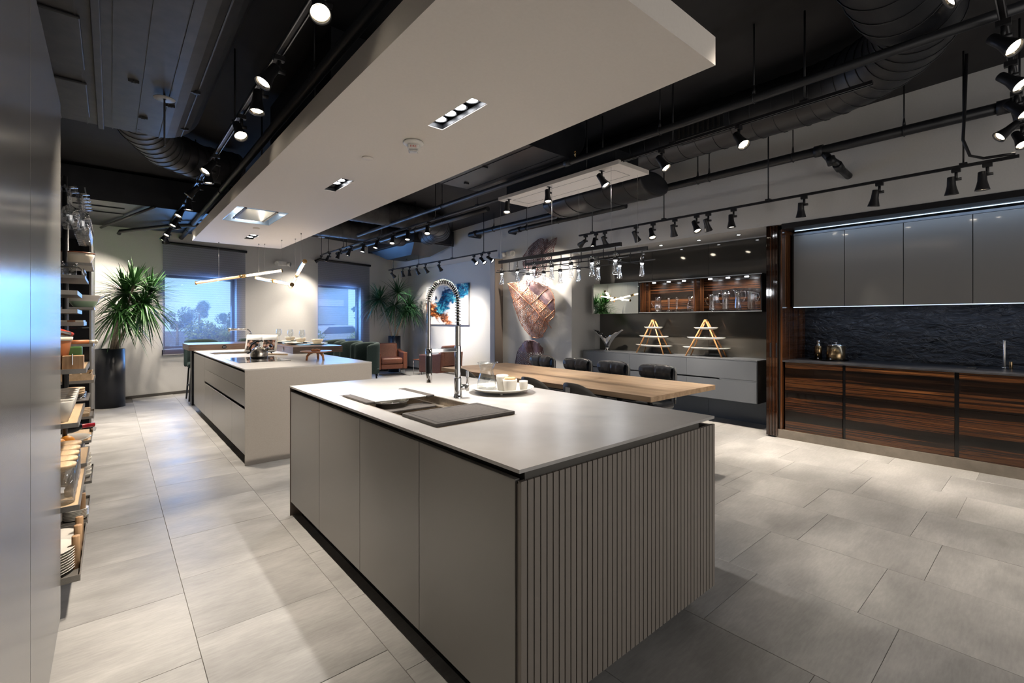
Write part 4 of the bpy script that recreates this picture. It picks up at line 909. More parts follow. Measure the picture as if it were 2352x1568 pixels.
# place settings on the bar
bz = 1.0145
GS = ['nearest', 'middle', 'farthest']
for i, (x, y) in enumerate([(2.437, 7.50), (2.40, 8.22), (2.43, 8.93)]):
    ob('placemat', MB().box(x-.30, x+.165, y-.17, y+.20, bz, bz+.003), M['placemat'], label='blue placemat on the walnut bar, ' + GS[i] + ' of the three', cat='placemat', group='placemats')
    ob('dinner_plate', MB().lathe([(.001,.003),(.085,.0032),(.10,.010),(.148,.017),(.15,.020),(.145,.0205),(.10,.015),(.001,.010)], (x, y, bz+.001), 36), M['cream'], label='cream dinner plate under the ' + GS[i] + ' bowl on the walnut bar', cat='plate', group='cream dinner plates')
    ob('soup_bowl', MB().lathe([(.001,0),(.040,0),(.055,.006),(.080,.045),(.088,.068),(.086,.070),(.083,.066),(.05,.012),(.001,.009)], (x, y, bz+.0115), 32), M['cream'], label='cream bowl on a plate on the walnut bar, ' + GS[i] + ' of the three', cat='bowl', group='cream bowls on the bar')
for i, (x, y) in enumerate([(2.12, 7.66), (2.13, 8.30), (2.12, 8.98)]):
    ob('side_plate', MB().grid(lambda u, v, x=x, y=y: (x + (u-.5)*.24, y + (v-.5)*.22, bz + .004 + .026*max(abs(u-.5), abs(v-.5))**2*4*1.0 + .006*abs(sin(u*6+v*3))*(abs(u-.5)+abs(v-.5))), 12, 10), M['cream'], label='wavy square cream side plate, ' + GS[i] + ' of the three on the walnut bar', cat='plate', group='cream side plates', solid=.005)
def wineglass(x, y, z, h=.23, lab='', grp='', down=False, m=None):
    t = thing('wine_glass', lab, 'wine glass', (x, y, z - (h if down else 0)), grp)
    k_ = -1 if down else 1
    pr = [(.036,.002),(.034,.004),(.006,.008),(.0045,.02),(.0045,.095),(.010,.105),(.030,.12),(.042,.145),(.045,.165),(.040,.195),(.033,h)]
    ob('bowl', MB().lathe([(r, k_*zz) for r, zz in pr[5:]] + [(r-.0012, k_*zz) for r, zz in pr[5:][::-1]], (x,y,z), 28), m or M['glass'], t)
    ob('stem', MB().lathe([(r, k_*zz) for r, zz in pr[:6]], (x,y,z), 20), m or M['crystal'], t)
    return t
for i, (x, y) in enumerate([(2.20, 7.46), (2.19, 8.03), (2.20, 8.75)]):
    wineglass(x, y, bz, .23, 'clear wine glass on the walnut bar, ' + GS[i] + ' of the three', 'wine glasses on the walnut bar')
# green upholstered bar chairs
def shellback(w_, h_, R, top, zb, th=.05, n=14, m=8, flare=.03, back=1):
    """curved chair back, opening towards +y"""
    A = w_/2/R
    def f(u, v):
        a = (u*2-1)*A; e = abs(u*2-1); zz = zb + (h_ * v) * (1 - .0*e) 
        if v > .0: zz = zb + h_*v*(1 - top*e**4)
        return (R*sin(a), R - R*cos(a) - R*.0 - flare*v*back, zz)
    return MB().grid(f, n, m)
def bar_chair(seatz=.66, topz=1.05):
    t = thing('bar_chair', 'green bar chair', 'bar chair')
    ob('seat', MB().box(-.22,.22,-.20,.22,seatz-.09,seatz), M['green'], t, bevel=.03, seg=3, local=True)
    ob('backrest', shellback(2*.235*1.7, topz-seatz+.08, .235, .09, seatz-.08, flare=.01).move(Matrix.Translation((0,-.24,0))), M['green'], t, solid=.055, sub=1, local=True)
    for sx_ in (-.17,.17):
        for sy_ in (-.16,.17): ob('leg', MB().cyl((sx_,sy_,seatz-.09),(sx_*1.2,sy_*1.2,0), .014, n=8), M['black'], t, local=True)
    ob('footrest', MB().tube([(-.19,.19,.25),(.19,.19,.25),(.19,-.18,.25),(-.19,-.18,.25)], .009, 6, closed=True), M['black'], t, local=True)
    return t
ch0 = bar_chair(); G = 'green upholstered chairs around the walnut bar'
spots = [(2.93, 6.98, pi/2, 'nearest of the three green chairs on the right side of the walnut bar'), (2.93, 7.62, pi/2, 'middle one of the three green chairs on the right side of the walnut bar'),
         (2.93, 8.38, pi/2, 'farthest of the three green chairs on the right side of the walnut bar'), (1.22, 9.88, pi, 'green chair at the far side of the walnut bar near the first window'),
         (2.05, 9.88, pi, 'green chair at the far side of the walnut bar behind the open cookbook')]
for i, (x, y, rz, lab) in enumerate(spots):
    if i == 0: ch0.location = (x, y, 0); ch0.rotation_euler = (0,0,rz); ch0['label'] = lab; ch0['group'] = G
    else: dup(ch0, (x, y, 0), rz, lab, G)
# three-piece tube pendant
tp = thing('tube_pendant', 'pendant of three glowing glass tubes with brass joints above the rear island', 'pendant light', (1.9, 7.9, 1.92))
def tubelight(P, Q, gaps, wires, amber=False):
    P = Vector(P); Q = Vector(Q); d = (Q-P)
    ob('glass_tube', MB().cyl(P, Q, .030, n=18), M['glass'], tp)
    ob('brass_joint', MB().cyl(P + d*gaps[0], P + d*gaps[1], .031, n=18), M['brass'], tp)
    for e, s in ((P, 1), (Q, -1)): ob('brass_cap', MB().cyl(e, e + d.normalized()*.012*s, .0315, n=18), M['brass'], tp)
    for a, b in ((.01, gaps[0]-.005), (gaps[1]+.005, .99)): ob('glowing_core', MB().cyl(P + d*a, P + d*b, .019, n=12), M['tubea'] if (amber and a < .1) else M['tubee'], tp)
    for s in wires:
        p = P + d*s; ob('wire', MB().cyl(p, (p.x, p.y, RZ-.001), .0012, n=5).cyl((p.x,p.y,RZ-.02),(p.x,p.y,RZ-.001), .006,.011, 8), M['cord'], tp)
    n_ = 2
    for i in range(n_):
        p = P + d*((i+.5)/n_); lamp('tube_glow', 'POINT', p - WM[tp.name].translation, 5.0, (1,.80,.58), tp, size=.03)
tubelight((1.0,8.75,1.97), (2.12,8.22,2.20), (.50,.57), (.26,.72), True)
tubelight((1.82,8.60,2.09), (2.05,7.43,1.92), (.47,.54), (.25,.73))
tubelight((2.18,7.99,1.93), (2.0,6.66,2.19), (.46,.53), (.38,.77))

# ================================================================ DINING TABLE AND CHAIRS
dt = thing('dining_table', 'long oak dining table with a black trestle frame', 'table', (3.97, 3.82, 0))
bw = 1.125/5
for i in range(5): ob('top_plank', MB().box(3.40+bw*i, 3.40+bw*(i+1), 2.20, 5.44, .705, .75), M['oak'], dt, bevel=.0012)
ob('apron', MB().box(3.55, 4.38, 2.45, 5.2, .665, .705), M['black'], dt)
for y in (2.75, 4.9):
    ob('trestle_leg', MB().tube([(3.55,y,.0),(3.72,y,.66)], .03, 4).tube([(4.38,y,.0),(4.2,y,.66)], .03, 4).box(3.5,4.43,y-.03,y+.03,0,.03), M['black'], dt)
def leather_chair():
    t = thing('leather_chair', 'chair', 'chair')
    ob('seat', MB().box(-.23,.23,-.22,.22,.40,.49), M['leather'], t, bevel=.035, seg=3, local=True)
    ob('back_shell', shellback(.44, .46, .55, .06, .42, flare=.05).move(Matrix.Translation((0,-.235,0))), M['leather'], t, solid=.035, sub=1, local=True)
    def cush(u, v):
        a = 2*pi*v; x = (u*2-1)*.205; e = abs(u*2-1); r = .052*(1-.35*e**6); q = .0055*noise.noise(Vector((x*26, a*1.1, 3.1))) + .004*noise.noise(Vector((x*60, a*1.6, 1.1))) - .016*math.exp(-(x/.012)**2)
        yy = (r+q)*cos(a)*.95; zz = (r*1.65+q)*sin(a)
        return (x*(1+.02*sin(a)), -.195 + yy, .795 + zz)
    g = ob('head_cushion', MB().grid(cush, 40, 20), M['leather'], t, local=True)
    ob('seam_piping', MB().tube([(-.218,-.240,.45),(-.218,-.26,.70),(-.218,-.262,.80),(-.20,-.262,.842),(-.15,-.262,.856),(.15,-.262,.856),(.20,-.262,.842),(.218,-.262,.80),(.218,-.26,.70),(.218,-.240,.45)], .012, 8), M['leather'], t, local=True)
    ob('edge_trim', MB().tube([(-.232,-.225,.50),(-.232,-.235,.72),(-.232,-.23,.82),(-.222,-.225,.855)], .009, 8), M['greyedge'], t, local=True)
    ob('column', MB().cyl((0,0,.12),(0,0,.41), .028, n=12), M['chromed'], t, local=True)
    for i in range(4):
        a = pi/4 + i*pi/2; ob('star_leg', MB().cyl((0,0,.13),(.27*cos(a),.27*sin(a),.02), .018,.012,8), M['chromed'], t, local=True)
    return t
lc = leather_chair(); G = 'black leather chairs on the far side of the dining table'
for i, (y, w_) in enumerate([(4.90,0), (4.22,.03), (3.64,-.02), (3.01,.02)]):
    lab = ['black leather dining chair, farthest from the camera, in front of the lowest copper leaf', 'black leather dining chair, second from the leaf wall, left of the sideboard',
           'black leather dining chair, third from the leaf wall, in front of the sideboard', 'black leather dining chair nearest the camera on the far side of the oak table'][i]
    if i == 0: lc.location = (4.56, y, 0); lc.rotation_euler = (0,0,pi/2+w_); lc['label'] = lab; lc['group'] = G
    else: dup(lc, (4.56, y, 0), pi/2+w_, lab, G)
def shell_chair():
    t = thing('shell_chair', 'chair', 'chair')
    def f(u, v):
        a = (u*2-1)*1.15; e = abs(u*2-1); R = .27
        h = .46 + (.37*(1-.80*e**2.6))*v
        return (R*sin(a), -.20 + (R - R*cos(a))*1.25 - .07*v*(1-e), h)
    ob('back_shell', MB().grid(f, 22, 8), M['shell'], t, solid=.012, local=True)
    ob('badge', MB().box(-.025,.025,-.288,-.283,.70,.79), M['greyedge'], t, local=True)
    ob('seat', MB().box(-.23,.23,-.20,.24,.43,.475), M['shell'], t, bevel=.02, local=True)
    for sx_ in (-.17,.17):
        for sy_ in (-.15,.18): ob('leg', MB().cyl((sx_,sy_,.43),(sx_*1.3,sy_*1.3,0), .012, n=8), M['black'], t, local=True)
    return t
sc_ = shell_chair(); G = 'dark shell chairs on the near side of the dining table'
for i, y in enumerate([2.84, 3.42, 4.62]):
    lab = ['dark curved shell chair with a pale badge, nearest the camera behind the front island', 'dark curved shell chair tucked at the oak table beside the serving plate', 'dark curved shell chair at the far left end of the oak table behind the faucet'][i]
    if i == 0: sc_.location = (3.37, y, 0); sc_.rotation_euler = (0,0,-pi/2); sc_['label'] = lab; sc_['group'] = G
    else: dup(sc_, (3.37, y, 0), -pi/2, lab, G)

# ================================================================ CHANDELIER
cn = thing('ceiling_canopy', 'white rectangular ceiling canopy panel from which the chandelier hangs', 'ceiling panel', (4.03, 3.74, 2.92))
ob('panel', MB().box(3.775, 4.298, 2.80, 4.68, 2.922, 2.965), M['raft'], cn, bevel=.002)
ob('slot', MB().slab((3.90, 4.17), (2.95, 4.53), 2.9205, 2.9225, [(3.903, 4.167, 2.953, 4.527)]), M['black'], cn)
ob('duct_above', MB().box(3.85, 4.25, 2.9, 4.6, 2.965, 3.12), M['duct2'], cn)
ob('hanger', MB().cyl((4.03, 3.2, 3.12), (4.03, 3.2, ceilz(3.2)+.01), .01, n=6).cyl((4.03, 4.3, 3.12), (4.03, 4.3, ceilz(4.3)+.01), .01, n=6), M['black'], cn)
chd = thing('chandelier', 'long two-bar black chandelier with rows of clear crystal drops above the dining table', 'chandelier', (4.01, 3.73, 1.84))
RA = [4.635, 4.336, 4.039, 3.744, 3.45, 3.155, 2.859]; RB = [4.596, 4.298, 4.010, 3.711, 3.414, 3.119, 2.834]
for x, ya, yb in ((3.80, 2.79, 4.69), (4.22, 2.77, 4.64)):
    ob('bar', MB().box(x-.014, x+.014, ya, yb, 2.115, 2.155), M['black'], chd, bevel=.001)
    ob('lower_rail', MB().box(x-.005, x+.005, ya-.09, yb+.06, 2.004, 2.014), M['black'], chd)
    for y in (ya+.12, (ya+yb)/2, yb-.03): ob('wire', MB().cyl((x, y, 2.155), (x, y, 2.921), .0013, n=5), M['cord'], chd)
for y in (4.50, 3.60, 2.98): ob('cross_rail', MB().box(3.62, 4.36, y-.005, y+.005, 2.0, 2.008), M['black'], chd)
drop = None
for x, R_, dz in ((3.80, RA, 0), (4.22, RB, 0)):
    for y in [ (a+b)/2 for a, b in zip(R_, R_[1:])]: ob('spacer_rod', MB().box(x-.003, x+.003, y-.003, y+.003, 2.012, 2.116), M['black'], chd)
    for y in R_:
        if drop is None:
            d_ = [MB().cyl((0,0,2.0),(0,0,2.116), .004, n=6), MB().cyl((0,0,1.985),(0,0,2.022), .024, n=16).cyl((-.034,0,2.0),(-.02,0,2.0), .006, n=6).cyl((.02,0,2.0),(.034,0,2.0), .006, n=6),
                  MB().lathe([(.016,2.024),(.020,2.026),(.020,2.05),(.012,2.06),(.001,2.06)], n=10), MB().lathe([(.021,1.984),(.021,1.96),(.020,1.94),(.026,1.88),(.031,1.855),(.026,1.845),(.001,1.843)], n=8, cap=False),
                  MB().cyl((0,0,1.978),(0,0,1.984), .017, n=14), MB().lathe([(.001,1.975),(.013,1.97),(.013,1.90),(.020,1.87),(.001,1.86)], n=6)]
            nm = ['drop_stem','socket_collar','glass_cap','crystal_drop','led','crystal_core']; mt = [M['black'], M['black'], M['crystal'], M['crystal'], M['lensc'], M['crystal']]
            drop = [mesh(a, b, c) for a, b, c in zip(nm, d_, mt)]
        root = None
        for n_, me in zip(['drop_stem','socket_collar','glass_cap','crystal_drop','led','crystal_core'], drop):
            o = bpy.data.objects.new(n_, me); COL.objects.link(o)
            if n_ == 'drop_stem' or n_ == 'socket_collar' or n_ == 'crystal_drop':
                o.parent = chd; o.location = Vector((x, y, 0)) - WM[chd.name].translation
                if n_ == 'socket_collar': sc0 = o
                if n_ == 'crystal_drop': sc1 = o
            else: o.parent = sc0 if n_ == 'glass_cap' else sc1
            WM[o.name] = WM[chd.name]
for y in (3.0, 3.73, 4.45): lamp('chandelier_glow', 'POINT', Vector((4.01, y, 1.83)) - WM[chd.name].translation, 3.5, COOL, chd, size=.05)

# ================================================================ SIDEBOARD AND DISPLAY
sb_ = thing('sideboard', 'long wall-hung grey sideboard with handleless drawers', 'sideboard', (6.38, 3.9, .33))
ob('body', MB().box(6.19, 6.594, 2.47, 5.32, .335, .868), M['blackmat'], sb_)
ob('top', MB().box(6.168, 6.595, 2.466, 5.323, .866, .878), M['graycab'], sb_)
ob('side_panel', MB().box(6.17, 6.595, 2.456, 2.467, .333, .866), M['black'], sb_)
ob('side_panel', MB().box(6.17, 6.595, 5.321, 5.327, .333, .866), M['graycab'], sb_)
yy = [2.468, 3.416, 4.372, 5.321]
for a, b in zip(yy, yy[1:]):
    ob('drawer_front', MB().box(6.17, 6.19, a+.0015, b-.0015, .621, .863), M['graycab'], sb_, bevel=.001)
    ob('drawer_front', MB().box(6.17, 6.19, a+.0015, b-.0015, .335, .601), M['graycab'], sb_, bevel=.001)
ob('grip_strip', MB().box(6.172, 6.19, 2.47, 2.946, .603, .619), M['graycab'], sb_)
dc = thing('display_cabinet', 'long wall-hung display cabinet lined with glossy ebony, with a sliding mirror door at its left', 'cabinet', (6.45, 3.4, 1.50))
ob('frame', MB().box(6.30, 6.594, 2.457, 4.288, 1.50, 1.518).box(6.30, 6.594, 2.457, 4.288, 1.972, 1.992).box(6.30, 6.594, 2.457, 2.475, 1.518, 1.972).box(6.31, 6.594, 4.272, 4.288, 1.518, 1.972), M['blackgl'], dc)
ob('edge_trim', MB().box(6.294, 6.300, 2.457, 4.288, 1.503, 1.512).box(6.294, 6.300, 2.457, 4.288, 1.982, 1.992), M['trackrail'], dc)
ob('back_panel', MB().box(6.582, 6.594, 2.475, 4.272, 1.518, 1.972), M['ebonyh'], dc)
ob('divider', MB().box(6.312, 6.582, 3.370, 3.388, 1.518, 1.972), M['ebonyv'], dc)
ob('lining', MB().box(6.32, 6.582, 4.262, 4.272, 1.518, 1.972), M['ebonyv'], dc)
ob('lining', MB().box(6.32, 6.582, 2.475, 2.485, 1.518, 1.972), M['ebonyv'], dc)
for y in (2.70, 2.95, 3.20, 3.60, 3.85, 4.10):
    pk = ob('puck_light', MB().cyl((6.43,y,1.966),(6.43,y,1.972), .026, n=18), M['puck'], dc)
    lamp('puck_beam', 'SPOT', Vector((6.43,y,1.962)) - WM[dc.name].translation, 9, COOL, dc, (.35,0,-1), .02, radians(130), .8)
ob('door_guide', MB().box(6.30, 6.594, 4.30, 5.21, 1.506, 1.99), M['blackmat'], dc)
mdr = ob('mirror_door', MB().box(6.286, 6.298, 4.292, 5.222, 1.498, 2.0), M['mirror'], dc, bevel=.001)
ob('door_edge', MB().box(6.283, 6.286, 5.19, 5.222, 1.498, 2.0), M['greyedge'], dc)
# glassware on display
G = 'glassware in the display cabinet'
def pitcher(y, r, h, prof, lab, handle=None, hs=1):
    x = 6.43; z = 1.5185
    t = thing('glass_pitcher', lab, 'pitcher', (x, y, z), G)
    pr = [(.001,0)] + [(r*a, h*b) for a, b in prof] + [(r*a-.004, h*b) for a, b in prof[::-1]] + [(.001,.008)]
    ob('glass_body', MB().lathe(pr, (x,y,z), 18), M['crystal'], t)
    if handle:
        z0_, z1_, o = handle; s = hs
        ob('handle', MB().tube([(x, y+s*r*.85, z+h*z1_), (x, y+s*(r+o*.8), z+h*(z1_+.04)), (x, y+s*(r+o), z+h*(z1_*.6+z0_*.4)), (x, y+s*(r+o*.45), z+h*(z0_+.05)), (x, y+s*r*.85, z+h*z0_)], .006, 8), M['crystal'], t)
    return t
pitcher(4.028, .062, .23, [(.75,0),(.95,.15),(1,.4),(.92,.65),(.72,.85),(.80,1)], 'round-bellied glass pitcher with a looped handle, leftmost in the display cabinet', (.35,.72,.055))
for y, nm in ((3.845, 'left'), (3.712, 'right')):
    x = 6.43; z = 1.5185; t = thing('glass_candlestick', 'cut glass candlestick, the ' + nm + ' one of the pair in the display cabinet', 'candlestick', (x, y, z), G)
    ob('base', MB().lathe([(.001,0),(.048,0),(.046,.008),(.020,.028),(.013,.05)], (x,y,z), 10), M['crystal'], t)
    ob('stem', MB().lathe([(.013,.05),(.016,.12),(.020,.16),(.022,.175),(.024,.20),(.012,.21),(.001,.212)], (x,y,z), 8), M['crystal'], t)
pitcher(3.491, .058, .225, [(.70,0),(.98,.12),(1,.35),(.62,.68),(.60,.80),(.85,.92),(.9,1)], 'small waisted glass carafe beside the divider in the display cabinet')
pitcher(3.172, .045, .235, [(.95,0),(1,.1),(1,.95),(1.08,1)], 'straight slim glass pitcher with a handle at its left, right of the divider', (.35,.78,.05))
pitcher(2.981, .058, .275, [(.72,0),(.80,.1),(.78,.55),(1,.8),(1.2,1)], 'flared cut glass pitcher with a big left handle in the display cabinet', (.35,.85,.05))
pitcher(2.816, .055, .28, [(.75,0),(.85,.15),(.62,.6),(.85,.85),(1.2,1)], 'waisted glass vase-pitcher with a handle at its right, second from the right in the cabinet', (.4,.9,.05), -1)
pitcher(2.641, .052, .255, [(.85,0),(.95,.1),(.95,.9),(1.05,1)], 'straight glass pitcher with a right handle, rightmost in the display cabinet', (.42,.85,.05), -1)
# silver vase bowl on the sideboard
vx, vy, vz = 6.40, 4.98, .8785
t = thing('silver_vase', 'polished silver vase shaped like a wide flaring leaf with a ragged rim on the sideboard', 'vase', (vx, vy, vz))
def vf(u, v):
    a = 2*pi*u; h = .05 + .26*v; ext = .038 + .02*v + .255*v**1.6*abs(cos(a))**1.6 + .02*v
    k_ = ext; z = .05 + (.16 + .15*abs(cos(a))**2)*v + .008*sin(a*17)*v**4
    return (vx + .75*ext*sin(a)*.45 - .02*v, vy + ext*cos(a)*(1.05 if cos(a) < 0 else .85), vz + z)
ob('bowl', MB().grid(vf, 64, 12), M['chrome'], t, solid=.004)
ob('foot', MB().lathe([(.001,0),(.060,0),(.058,.006),(.035,.022),(.028,.04),(.036,.06)], (vx,vy,vz), 26), M['chrome'], t)
# tiered stands: two ladders holding three long white dishes
def tier(x, y, rz, lab):
    t = thing('tiered_stand', lab, 'serving stand', (x, y, .8785), 'tiered dish stands', rz)
    for s in (-1, 1):
        for q in (-1, 1):
            ob('ladder_leg', MB().tube([(s*.250, q*.095, 0), (s*.012, q*.022, .500)], .0115, 4), M['ladder'], t, local=True)
        ob('rung', MB().cyl((s*.195, -.08, .105),(s*.195, .08, .105), .006, n=8), M['ladder'], t, local=True)
    ob('top_joint', MB().cyl((0,-.036,.505),(0,.036,.505), .018, n=16), M['ladder'], t, bevel=.002, local=True)
    for z, w_, d_ in ((.095, .335, .105), (.235, .270, .090), (.375, .170, .075)):
        pr = [(.001,.004),(.6,.004),(.85,.014),(1.0,.034),(.985,.036),(.8,.02),(.001,.011)]
        b = MB().lathe([(r, zz) for r, zz in pr], n=36); b.v = [Vector((p.x*w_, p.y*d_, p.z*1.0 + z)) for p in b.v]
        ob('dish', b, M['white'], t, local=True)
    return t
tier(6.38, 4.08, pi/2-.08, 'wooden A-frame stand with three long white dishes, the left one on the sideboard')
tier(6.38, 3.24, pi/2+.12, 'wooden A-frame stand with three long white dishes, the right one on the sideboard')

# ================================================================ EBONY KITCHEN NICHE
kb = thing('base_cabinet', 'row of glossy striped ebony base cabinets with drawers', 'cabinet', (6.4, .9, 0))
ob('plinth', MB().box(6.012, 6.05, -3.0, 2.20, 0, .098), M['plinth'], kb)
ob('carcass', MB().box(6.05, 6.78, -3.0, 2.10, .098, .70).box(6.05, 6.4, -3.0, 2.10, .70, .893), M['blackmat'], kb)
for a, b in ((1.524, 2.094), (.636, 1.497), (-.258, .605), (-1.2, -.286)):
    for z0_, z1_ in ((.100, .372), (.375, .553), (.556, .730), (.733, .897)) if False else ((.100, .553), (.556, .897)):
        ob('drawer_front', MB().box(6.03, 6.05, a+.001, b-.001, z0_, z1_), M['ebonyh'], kb, bevel=.001)
for a, b in ((1.497, 1.524), (.605, .636), (-.286, -.258)): ob('grip_channel', MB().box(6.045, 6.052, a, b, .098, .897), M['blackgl'], kb)
ob('stone_worktop', MB().box(6.02, 6.80, -3.0, 2.118, .899, .915), M['stonetop'], label='dark textured stone worktop in the ebony niche', cat='worktop')
bs = thing('backsplash', 'rough dark wavy stone backsplash behind the niche worktop', 'backsplash', (6.785, .6, .915))
ob('stone_panel', MB().grid(lambda u, v: (6.775 - .012*noise.fractal(Vector((u*14, v*9, 0)), .9, 2.0, 5), 2.118 - 3.2*u, .915 + .64*v), 260, 70), M['backsplash'], bs)
uc = thing('wall_cabinet', 'row of tall glossy grey glass-fronted wall cabinets', 'cabinet', (6.5, .8, 1.54))
ob('carcass', MB().box(6.27, 6.78, -3.0, 2.10, 1.548, 2.43), M['blackmat'], uc)
yy = [2.078, 1.561, 1.047, .531, .015, -.50]
for a, b in zip(yy, yy[1:]): ob('glass_door', MB().box(6.25, 6.27, b+.003, a-.003, 1.548, 2.40), M['upper'], uc, bevel=.001)
ob('fascia', MB().box(6.252, 6.27, -3.0, 2.078, 2.404, 2.43), M['graycab'], uc)
ob('bottom_edge', MB().box(6.248, 6.27, -3.0, 2.078, 1.540, 1.547), M['led'], uc)
ob('led_strip', MB().box(6.235, 6.245, -3.0, 2.06, 2.455, 2.462), M['led'], uc)
lamp('cove_glow', 'AREA', Vector((6.14, .7, 2.45)) - WM[uc.name].translation, 2.5, (.5,.7,1.0), uc, (.25,0,-1), .05, sy=2.6)
bpy.data.lights['cove_glow'].shape = 'RECTANGLE'; bpy.data.lights['cove_glow'].size = .05
lamp('under_cabinet_glow', 'AREA', Vector((6.55, .7, 1.545)) - WM[uc.name].translation, 2.5, (.55,.7,1.0), uc, (.2,0,-1), .05, sy=2.6)
hd2 = thing('niche_frame', 'black frame and ebony side panels around the cabinet niche', 'frame', (6.1, .2, 2.43))
ob('header', MB().box(5.994, 6.30, -3.0, 2.118, 2.462, 2.522), M['black'], hd2)
ob('side_panel', MB().box(6.02, 6.795, 2.120, 2.140, .100, 2.462), M['ebonyv'], hd2)
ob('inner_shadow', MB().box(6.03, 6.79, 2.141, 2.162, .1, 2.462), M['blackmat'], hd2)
pd = thing('pocket_doors', 'folded glossy dark ebony pocket doors standing at the left end of the niche', 'door', (6.2, 2.23, .01))
for i, (a, b, x0_) in enumerate([(2.166, 2.190, 6.00), (2.193, 2.220, 5.99), (2.224, 2.250, 5.985), (2.254, 2.284, 5.98)]):
    dl = ob('door_leaf', MB().box(x0_, 6.60, a, b, .018, 2.515), M['ebonyd'], pd, bevel=.0015)
    if i in (0, 2): ob('edge_pull', MB().box(x0_-.003, x0_, a+.006, b-.006, .95, 1.12), M['black'], dl)
ob('caster', MB().cyl((6.03, 2.25, .012),(6.03, 2.28, .012), .012, n=12), M['black'], pd)
# soap set on a tray
tr_ = ob('metal_tray', MB().lathe([(.001,.0),(.18,.0),(.20,.008),(.205,.012),(.198,.013),(.175,.006),(.001,.005)], (6.53, 1.785, .9155), 40), M['blackgl'], label='round dark polished tray on the stone worktop', cat='tray')
t = thing('soap_dispenser', 'slim bronze soap dispenser on the round tray', 'soap dispenser', (6.52, 1.895, .9205))
ob('body', MB().lathe([(.001,0),(.039,0),(.039,.155),(.034,.159),(.001,.159)], (6.52,1.895,.9205), 26), M['bronzeA'], t)
ob('pump', MB().lathe([(.022,.159),(.022,.172),(.016,.174),(.016,.195),(.018,.197),(.018,.225),(.001,.225)], (6.52,1.895,.9205), 20), M['chrome'], t)
t = thing('lidded_canister', 'wide bronze canister with a knobbed lid on the round tray', 'canister', (6.54, 1.72, .9205))
ob('body', MB().lathe([(.001,0),(.093,0),(.095,.005),(.095,.165),(.001,.165)], (6.54,1.72,.9205), 34), M['bronzeA'], t)
ob('lid', MB().lathe([(.084,.165),(.084,.178),(.076,.183),(.001,.183)], (6.54,1.72,.9205), 34), M['chrome'], t)
ob('knob', MB().lathe([(.006,.183),(.006,.198),(.023,.200),(.023,.205),(.001,.206)], (6.54,1.72,.9205), 20), M['chrome'], t)
for i, (dx, dy) in enumerate([(-.12,.10), (-.13,-.03)]):
    ob('tray_foot_ball', MB().sph((6.50+dx, 1.76+dy, .934), .011, 12, 8), M['chrome'], label='tiny chrome ball on the front rim of the round tray, ' + ('left' if i == 0 else 'right'), cat='ornament', group='chrome balls')
t = thing('bar_tap', 'slim upright chrome tap with a short side handle on the stone worktop', 'faucet', (6.66, .345, .9155))
ob('spout', MB().cyl((6.66,.345,.9155),(6.66,.345,1.19), .012, n=16), M['chromed'], t, bevel=.002)
ob('handle', MB().cyl((6.66,.30,.9155),(6.66,.30,.985), .014, n=16), M['bronzeA'], t, bevel=.002)
ob('base', MB().cyl((6.66,.345,.9155),(6.66,.345,.925), .02, n=18), M['chromed'], t)
ob('sink_edge', MB().slab((6.28, 6.60), (.18, .52), .9152, .9162, [(6.285, 6.595, .185, .515)]), M['blackgl'], label='flush dark sink outline in the stone worktop beside the tap', cat='sink')
ob('sink_switch', MB().box(6.50, 6.54, .53, .60, .9155, .919), M['chromed'], label='small flat chrome control on the stone worktop', cat='switch', bevel=.001)

# ================================================================ ALCOVE: painting, armchairs, plant
pt_ = thing('painting', 'unframed abstract painting of teal, blue and rust clouds on white', 'painting', (6.60, 10.28, 1.285))
ob('canvas', MB().box(6.572, 6.617, 9.30, 11.28, 1.285, 2.305), M['painting'], pt_)
def armchair(loc, rz, lab):
    t = thing('armchair', lab, 'armchair', loc, 'tan leather armchairs', rz)
    ob('seat_base', MB().box(-.27,.27,-.30,.33,.17,.30), M['tan'], t, bevel=.03, seg=3, local=True)
    ob('seat_cushion', MB().box(-.265,.265,-.22,.345,.30,.45), M['tan'], t, bevel=.045, seg=3, local=True)
    ob('backrest', MB().prism([(-.26,.30),(-.26,.80),(.26,.80),(.26,.30)], lambda a, b, d: (a, -.22 - (b-.3)*.22 + d, b), -.07, .07), M['tan'], t, bevel=.045, seg=3, local=True)
    for s in (-1, 1): ob('armrest', MB().prism([(-.36,.17),(-.40,.64),(-.20,.60),(.10,.585),(.33,.585),(.33,.17)], lambda a, b, d, s=s: (s*.325 + d, a, b), -.052, .052), M['tan'], t, bevel=.018, local=True)
    for s in (-1, 1): ob('leg_frame', MB().tube([(s*.33,.30,.17),(s*.33,.30,.008),(s*.33,-.33,.008),(s*.33,-.33,.17)], .009, 6), M['chromed'], t, local=True)
    ob('leg_rail', MB().tube([(-.33,.30,.008),(.33,.30,.008)], .009, 6), M['chromed'], t, local=True)
    return t
armchair((5.42, 11.15, 0), pi-.24, 'tan leather armchair facing the camera in front of the black pot')
armchair((5.98, 9.62, 0), .25, 'tan leather armchair seen from behind, under the painting')
t = thing('side_table', 'small tan leather topped side table with thin chrome legs between the armchairs', 'side table', (6.06, 10.62, 0))
ob('table_top', MB().box(5.90, 6.22, 10.45, 10.80, .375, .395), M['tan'], t, bevel=.004)
for x in (5.91, 6.21):
    for y in (10.46, 10.79): ob('leg', MB().cyl((x,y,0),(x,y,.376), .007, n=6), M['chromed'], t)
